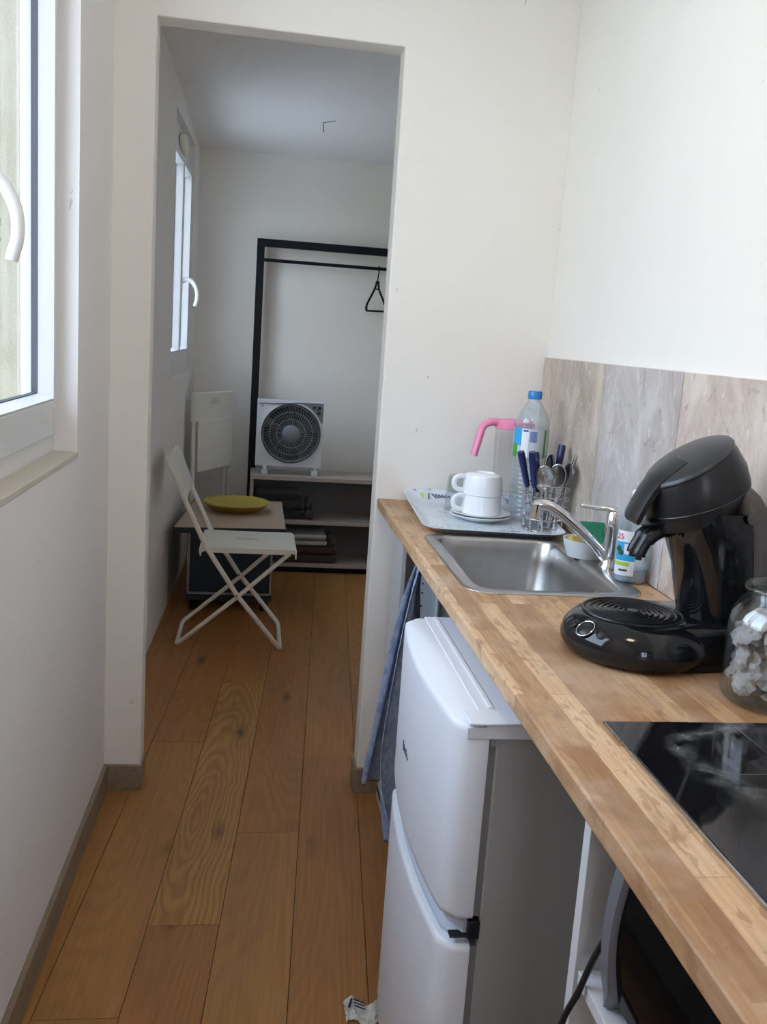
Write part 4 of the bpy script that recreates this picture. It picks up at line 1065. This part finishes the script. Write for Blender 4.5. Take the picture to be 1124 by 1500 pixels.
# folded chair leaning in the corner (built flat, then turned)
fd = thing('folding_chair', 'cream folding chair folded flat and leaning in the corner under the window', 'chair', (.072,5.10,0), D(61))
Wd = .40
def X(mb, nm, mat=M_CHAIR, **k): return mb.build(nm, mat, fd, local=True, **k)
X(MB().tube([(.012,.004,.975),(.012,.0,.60),(.012,-.006,.04),(.025,-.006,.012),(Wd-.025,-.006,.012),(Wd-.012,-.006,.04),(Wd-.012,.0,.60),(Wd-.012,.004,.975)], .0105, 10), 'rear_frame', angle=60)
X(MB().tube([(.036,.014,.80),(.036,.022,.30),(.038,.024,.05),(.05,.024,.030),(Wd-.05,.024,.030),(Wd-.038,.024,.05),(Wd-.036,.022,.30),(Wd-.036,.014,.80)], .0095, 10), 'front_frame', angle=60)
X(MB().box(-.002,Wd+.002,-.012,.016,.835,.990), 'backrest', bevel=.006, seg=3)
X(MB().box(.026,Wd-.026,-.028,-.010,.565,.845), 'seat', bevel=.006, seg=3)
mb = MB()
for k in range(6): mb.box(.15,.25,-.0125,-.0118,.955-.006*k,.957-.006*k)
X(mb, 'vent_slot', pmat('slot_shadow_pale', (.45,.44,.40), .7))

# side table with navy cabinet underneath
tb = thing('side_table', 'low side table with pale wood top and navy drawer cabinet below it', 'table', (.31,4.7,0))
mb = MB(); mb.prism([(.050,4.322),(.562,4.372),(.561,5.085),(.100,5.085)], .404, .430); mb.build('tabletop', [M_TABLE], tb, bevel=.002)
mb = MB(); mb.prism([(.048,4.318),(.564,4.368),(.564,4.372),(.048,4.322)], .402, .4285); mb.prism([(.045,4.318),(.050,4.318),(.098,5.085),(.094,5.085)], .402,.4285); mb.build('edge_band', M_NAVY, tb)
mb = MB(); mb.box(.108,.508,4.44,5.04,.075,.404); cbn = mb.build('cabinet_body', M_NAVY, tb, bevel=.003)
MB().box(.122,.492,4.432,4.441,.098,.380).build('drawer_front', M_NAVY2, tb, bevel=.002)
mb = MB(); mb.box(.108,.118,4.430,4.441,.082,.380); mb.box(.108,.508,4.430,4.441,.082,.092); mb.box(.498,.508,4.430,4.441,.082,.330); mb.build('edge_trim', M_EDGE, tb)
mb = MB(); mb.box(.105,.511,4.428,5.045,.055,.0755); mb.build('plinth', M_NAVY, tb)
for x, y in ((.14,4.47),(.476,4.47),(.14,5.0),(.476,5.0)): MB().cyl((x,y,0),(x,y,.056),.02,n=14).build('leg', M_BLACKP, tb)
# yellow round lid/tray
yl = thing('round_tray', 'thick round yellow tray lying on the pale wooden side table', 'tray', (.322,4.78,.430))
R_ = .168
MB().lathe([(.001,.028),(.10,.030),(.150,.036),(R_-.004,.042),(R_,.045),(R_-.001,.049),(R_-.006,.050),(.155,.045),(.10,.042),(.001,.041)], c=(.322,4.78,.430), n=64).build('tray_top', M_YEL, yl)
MB().lathe([(.001,.0005),(.105,.0005),(.115,.004),(.150,.030),(.160,.0395),(.15,.0362),(.10,.0305),(.001,.0285)], c=(.322,4.78,.430), n=64).build('tray_base', M_YELB, yl)

# shelf unit
su = thing('shelf_unit', 'low grey wood shelf unit against the back wall under the clothes rail', 'shelf unit', (.87,5.35,0))
X0, X1, Y0, Y1 = .385, 1.36, 5.205, 5.495
MB().box(X0,X1,Y0,Y1,.528,.550).build('shelf_board', M_SHELF, su, bevel=.001)
MB().box(X0+.02,X1-.02,Y0+.002,Y1-.008,.282,.302).build('shelf_board', M_SHELF, su, bevel=.001)
MB().box(X0+.02,X1-.02,Y0+.002,Y1-.008,.035,.055).build('shelf_board', M_SHELF, su, bevel=.001)
MB().box(X0,X0+.0198,Y0,Y1,0,.5278).build('side_panel', M_SHELF, su, bevel=.001); MB().box(X1-.0198,X1,Y0,Y1,0,.5278).build('side_panel', M_SHELF, su, bevel=.001)
MB().box(X0+.02,X1-.02,Y0+.03,Y0+.045,0,.0348).build('plinth', M_BLACKP, su)
MB().box(X0+.02,X1-.02,Y1-.0075,Y1-.001,.0,.5278).build('back_panel', pmat('back_board', (.16,.16,.17), .6), su)
# folded clothes
def pile(name, label, cat, x0, x1, y0, y1, z0, z1, mat, layers=3, seed=0, grp=None):
    mb = MB(); h = (z1-z0)/layers
    for l in range(layers):
        R = []; nz = 5
        for k in range(nz+1):
            t = k/nz; ins = .012*(2*t-1)**4+.004*math.sin(seed+l*2.3)
            R.append([(p[0]+.006*noise.noise(Vector((p[0]*12,p[1]*12,seed+l))), p[1]+.007*noise.noise(Vector((p[0]*14,p[1]*9,seed+l+5))), z0+h*(l+t)+.006*noise.noise(Vector((p[0]*9,p[1]*9,seed+l+t)))*(1 if (l or k) else 0)+.0006) for p in
                [(q[0],q[1]) for q in rrect(x0+ins+.008*noise.noise(Vector((l,seed,0))), x1-ins-.018*l*.5, y0+ins, y1-ins, 0, .02, 5)]])
        mb.rings(R)
    o = mb.build(name, mat, angle=70, sub=1); return tag(o, label, cat, grp)
pile('folded_clothes', 'pile of folded black clothes on the middle shelf behind the table', 'clothes', .42,.695,5.23,5.47,.3025,.455,M_BLACKCL,3,1)
pile('folded_clothes', 'crumpled dark brown garment at the right of the black pile', 'clothes', .706,.752,5.215,5.44,.303,.415,M_BROWNCL,2,4)
pile('folded_blanket', 'folded dark maroon blanket on the bottom shelf beneath the pale one', 'blanket', .44,.90,5.22,5.48,.0555,.150,M_MAROON,2,7)
pile('folded_blanket', 'folded pale grey blanket lying on top of the maroon one', 'blanket', .46,.835,5.215,5.47,.1555,.222,M_GREYCL,2,9)
pile('folded_clothes', 'dark garment bunched at the right end of the pale grey blanket', 'clothes', .840,.885,5.225,5.44,.1555,.200,M_BROWNCL,1,12)

# clothes rack
rk = thing('clothes_rack', 'tall black metal clothes rack frame behind the low shelf unit', 'clothes rack', (.87,5.52,0))
MB().box(.369,.412,5.502,5.545,0,1.800).build('post', M_BLACKP, rk, bevel=.0015)
MB().box(1.36,1.403,5.502,5.545,0,1.800).build('post', M_BLACKP, rk, bevel=.0015)
MB().box(.369,1.403,5.502,5.545,1.8002,1.842).build('top_bar', M_BLACKP, rk, bevel=.0015)
MB().cyl((.412,5.523,1.728),(1.36,5.523,1.728),.0095,n=14).build('hanging_rail', M_BLACKP, rk)
# hanger
hx, hy, hz_ = 1.065, 5.523, 1.728
hg = thing('clothes_hanger', 'black plastic hanger hanging at the right of the black rail', 'hanger', (hx,hy,hz_))
dv = Vector((math.cos(D(72)), -math.sin(D(72))*.0-.0, 0)); dv = Vector((.30,-.16,0)).normalized()
dv = Vector((.60,-.80,0)).normalized()
def H(s, z): return Vector((hx,hy-.02,hz_))+dv*s*.36+Vector((0,0,z))
hkp = [Vector((hx,hy,hz_))+Vector((0,0,0))+w for w in (Vector((.0,.012,-.012)),Vector((0,.0135,.002)),Vector((0,.008,.0125)),Vector((0,-.004,.014)),Vector((0,-.014,.008)),Vector((0,-.018,-.010)),Vector((-.004,-.02,-.040)),Vector((-.006,-.02,-.070)))]
MB().tube(bez(hkp,4), .0035, 8).build('hook', M_BLACKP, hg)
nk = hkp[-1]
mb = MB()
mb.tube(bez([nk+Vector((-.004,0,0)), nk+Vector((-.010,0,-.03)), nk+dv*-.012+Vector((-.01,0,-.055)), nk+dv*-.052+Vector((-.012,0,-.12)), nk+dv*-.068+Vector((-.010,0,-.150)), nk+dv*-.066+Vector((-.008,0,-.168))],4), .0062, 8)
mb.tube(bez([nk+Vector((.004,0,0)), nk+Vector((.008,0,-.03)), nk+dv*.012+Vector((.006,0,-.055)), nk+dv*.050+Vector((.006,0,-.11)), nk+dv*.067+Vector((.006,0,-.145)), nk+dv*.066+Vector((.004,0,-.168))],4), .0062, 8)
mb.tube([nk+dv*-.01+Vector((-.008,0,-.045)), nk+dv*.01+Vector((.006,0,-.045))], .004, 8)
mb.tube([nk+dv*-.066+Vector((-.008,0,-.168)), nk+dv*.066+Vector((.004,0,-.168))], .0055, 8)
mb.cyl(nk+dv*-.067+Vector((-.0085,0,-.128)), nk+dv*-.066+Vector((-.008,0,-.170)), .006, n=8)
mb.cyl(nk+dv*.066+Vector((.005,0,-.125)), nk+dv*.066+Vector((.004,0,-.170)), .006, n=8)
mb.build('shoulders', M_BLACKP, hg)

# box fan
fn = thing('box_fan', 'white square box fan with grey round grille on the shelf unit', 'fan', (.592,5.33,.55))
fx0, fx1, fz0, fz1, fy0, fy1 = .408,.776,.597,.962,5.275,5.375
fcx, fcz, fr_ = .600,.783,.163
mb = MB(); n = 64
outer = []; inner = []
for q in range(n):
    a = 2*PI*q/n+PI/4; ca, sa = math.cos(a), math.sin(a); m_ = max(abs(ca), abs(sa))
    ux, uz = ca/m_, sa/m_
    outer.append((((fx1+fx0)/2)+ux*(fx1-fx0)/2, (fz0+fz1)/2+uz*(fz1-fz0)/2)); inner.append((fcx+fr_*ca, fcz+fr_*sa))
mb.rings([[(x,fy0,z) for x,z in inner],[(x,fy0-.003,z) for x,z in [(fcx+(a-fcx)*1.02, fcz+(b-fcz)*1.02) for a,b in inner]],[(x,fy0,z) for x,z in [(fcx+(a-fcx)*1.05, fcz+(b-fcz)*1.05) for a,b in inner]],[(x,fy0,z) for x,z in outer],[(x,fy1,z) for x,z in outer],[(x,fy1,z) for x,z in inner]], closed=True)
mb.build('housing', M_FANW, fn, angle=35)
# grey control corner and top strip
mb = MB(); pts2 = [(fx0+.002,fz1-.004),(fx0+.002,fz1-.018),(.62,fz1-.020)]
for k in range(9):
    a = D(86-k*8); pts2.append((fcx+(fr_+.014)*math.cos(a), fcz+(fr_+.014)*math.sin(a)))
pts2 = [p for p in pts2 if p[1] < fz1-.004] + [(fx1-.002,fcz+.068),(fx1-.002,fz1-.004)]
vf = [mb.bm.verts.new((x,fy0-.0045,z)) for x,z in pts2]; vb_ = [mb.bm.verts.new((x,fy0-.0005,z)) for x,z in pts2]
mb.face(vf); mb.face(vb_[::-1])
for k in range(len(pts2)): mb.face([vf[k],vf[(k+1)%len(pts2)],vb_[(k+1)%len(pts2)],vb_[k]])
mb.build('control_panel', M_FANG, fn)
for z in (.935,.905): 
    for x in ((.722,.752) if z > .92 else (.748,)):
        mb = MB(); mb.cyl((x,fy0-.004,z),(x,fy0-.016,z),.0105,.009,n=18); mb.build('knob', M_FANBL, fn, bevel=.001)
MB().tube([(.434+.006*math.cos(a),fy0-.0008,.930+.006*math.sin(a)) for a in [2*PI*k/20 for k in range(20)]], .0012, 6, closed=True).build('emblem', M_INK, fn)
mb = MB()
for k in range(52):
    a = 2*PI*k/52; s = .28
    mb.tube([(fcx+.048*math.cos(a),fy0-.004,fcz+.048*math.sin(a)),(fcx+.105*math.cos(a+s*.5),fy0-.006,fcz+.105*math.sin(a+s*.5)),(fcx+.160*math.cos(a+s),fy0-.001,fcz+.160*math.sin(a+s))], .0009, 5)
for r in (.080,.120,.158): mb.tube([(fcx+r*math.cos(a),fy0-.003,fcz+r*math.sin(a)) for a in [2*PI*k/48 for k in range(48)]], .0015, 5, closed=True)
mb.build('grille', M_FANGR, fn)
MB().tube([(fcx+.1625*math.cos(a),fy0-.003,fcz+.1625*math.sin(a)) for a in [2*PI*k/64 for k in range(64)]], .0035, 8, closed=True).build('grille_ring', M_FANBL, fn)
MB().lathe([(.001,.012),(.030,.011),(.040,.007),(.044,.002),(.049,.0),(.049,-.004),(.001,-.004)], c=(fcx,fy0-.003,fcz), n=40, M=Matrix.Rotation(PI/2,4,'X')).build('hub', M_FANG, fn)
for k in range(5):
    mb = MB(); a0 = D(90+18+k*72); R = []
    for s in range(7):
        r = .035+.115*s/6; w = .36+.24*math.sin(PI*min(1,.25+s/6*.7)); 
        p = [(fcx+r*math.cos(a0-w*(1-.0)+.25*s/6), fy0+.022, fcz+r*math.sin(a0-w+.25*s/6)), (fcx+r*math.cos(a0+.25*s/6), fy0+.034, fcz+r*math.sin(a0+.25*s/6)), (fcx+r*math.cos(a0+w+.25*s/6), fy0+.050, fcz+r*math.sin(a0+w+.25*s/6))]
        p2 = [(x,y+.002,z) for x,y,z in p[::-1]]
        R.append(p+p2)
    mb.rings(R); mb.build('blade', M_FANBL, fn, angle=60)
MB().cyl((fcx,fy0+.03,fcz),(fcx,fy1-.01,fcz),.045,n=30).build('motor', M_FANG, fn)
MB().cyl((fcx,fy1-.012,fcz),(fcx,fy1-.010,fcz),.166,n=48).build('rear_guard', pmat('guard_grey', (.24,.25,.25), .6), fn)
mb = MB()
for k in range(12):
    z = fz0+.03+k*.028; mb.tube([(fx0+.02,fy1-.004,z),(fx1-.02,fy1-.004,z)], .0022, 6)
mb.build('rear_grille', M_FANGR, fn)
for x in (.462,.742):
    mb = MB(); mb.box(x-.018,x+.018,fy0-.018,fy0+.052,.5502,.578); mb.box(x-.010,x+.010,fy0+.004,fy0+.04,.578,.5968); mb.build('foot', M_FANW, fn, bevel=.003)

# ------------------------------------------------------------------ light
lp = thing('added_fill_lamp', 'added unseen fill lamp, round and opal, on the kitchen ceiling', 'lamp', (.50,.62,HC-.06))  # out-of-view lamp, added to fill the kitchen with warm light
MB().lathe([(.001,-.0005),(.09,-.0005),(.09,-.018),(.001,-.018)], c=(.50,.62,HC-.06), n=36).build('fill_lamp_base', M_PVC, lp)
lm, lnt, lb_ = mk('fill_lamp_glow'); lb_.inputs['Base Color'].default_value = (.9,.88,.8,1)
lb_.inputs['Emission Color'].default_value = (1,.80,.56,1); lb_.inputs['Emission Strength'].default_value = 21
MB().lathe([(.125,-.019),(.130,-.035),(.110,-.070),(.07,-.092),(.001,-.100)], c=(.50,.62,HC-.06), n=36, cap0=True).build('fill_lamp_shade', lm, lp)
w = bpy.data.worlds.new('World'); SC.world = w; w.use_nodes = True; nt = w.node_tree
bg = nt.nodes['Background']; tc = N(nt, 'ShaderNodeTexCoord'); sep = N(nt, 'ShaderNodeSeparateXYZ'); nt.links.new(tc.outputs['Generated'], sep.inputs[0])
c = ramp(nt, sep.outputs['Z'], [(.0,(.84,.90,1.0)),(.5,(.66,.79,1.0)),(1,(.56,.73,1.0))])
nt.links.new(c, bg.inputs[0]); bg.inputs[1].default_value = 8.8
for (loc, sx, sy, rot) in (((-.32,(W1[0]+W1[1])/2,(W1[2]+W1[3])/2), W1[3]-W1[2], W1[1]-W1[0], (0,-PI/2,0)), ((-.16,(W2[0]+W2[1])/2,(W2[2]+W2[3])/2), W2[3]-W2[2], W2[1]-W2[0], (0,-PI/2,0)), ((.62,-1.76,1.25), RO[1]-RO[0], RO[3]-RO[2], (PI/2,0,0))):
    l = bpy.data.lights.new('portal', 'AREA'); l.shape = 'RECTANGLE'; l.size = sx; l.size_y = sy; l.cycles.is_portal = True
    o = bpy.data.objects.new('portal', l); COL.objects.link(o); o.location = loc; o.rotation_euler = rot

# ------------------------------------------------------------------ camera
cam = bpy.data.cameras.new('camera'); co = bpy.data.objects.new('camera', cam); COL.objects.link(co); SC.camera = co
r_ = Vector((.98909546,-.1306001,.06807187)); u_ = Vector((-.04229287,.19086316,.98070514)); f_ = Vector((.1410726,.97288996,-.18325843))
M = Matrix((r_, u_, -f_)).transposed().to_4x4(); M.translation = (.387,0,1.3544); co.matrix_world = M
cam.sensor_fit = 'VERTICAL'; cam.sensor_height = 24; cam.lens = 24*1381.57/1500; cam.clip_start = .02
SC.view_settings.view_transform = 'Standard'; SC.view_settings.look = 'None'; SC.view_settings.gamma = 1
SC.view_settings.exposure = -0.04
SC.cycles.max_bounces = 14; SC.cycles.diffuse_bounces = 8; SC.cycles.transparent_max_bounces = 24; SC.cycles.glossy_bounces = 6
SC.cycles.sample_clamp_indirect = 6; SC.cycles.caustics_reflective = False; SC.cycles.caustics_refractive = False
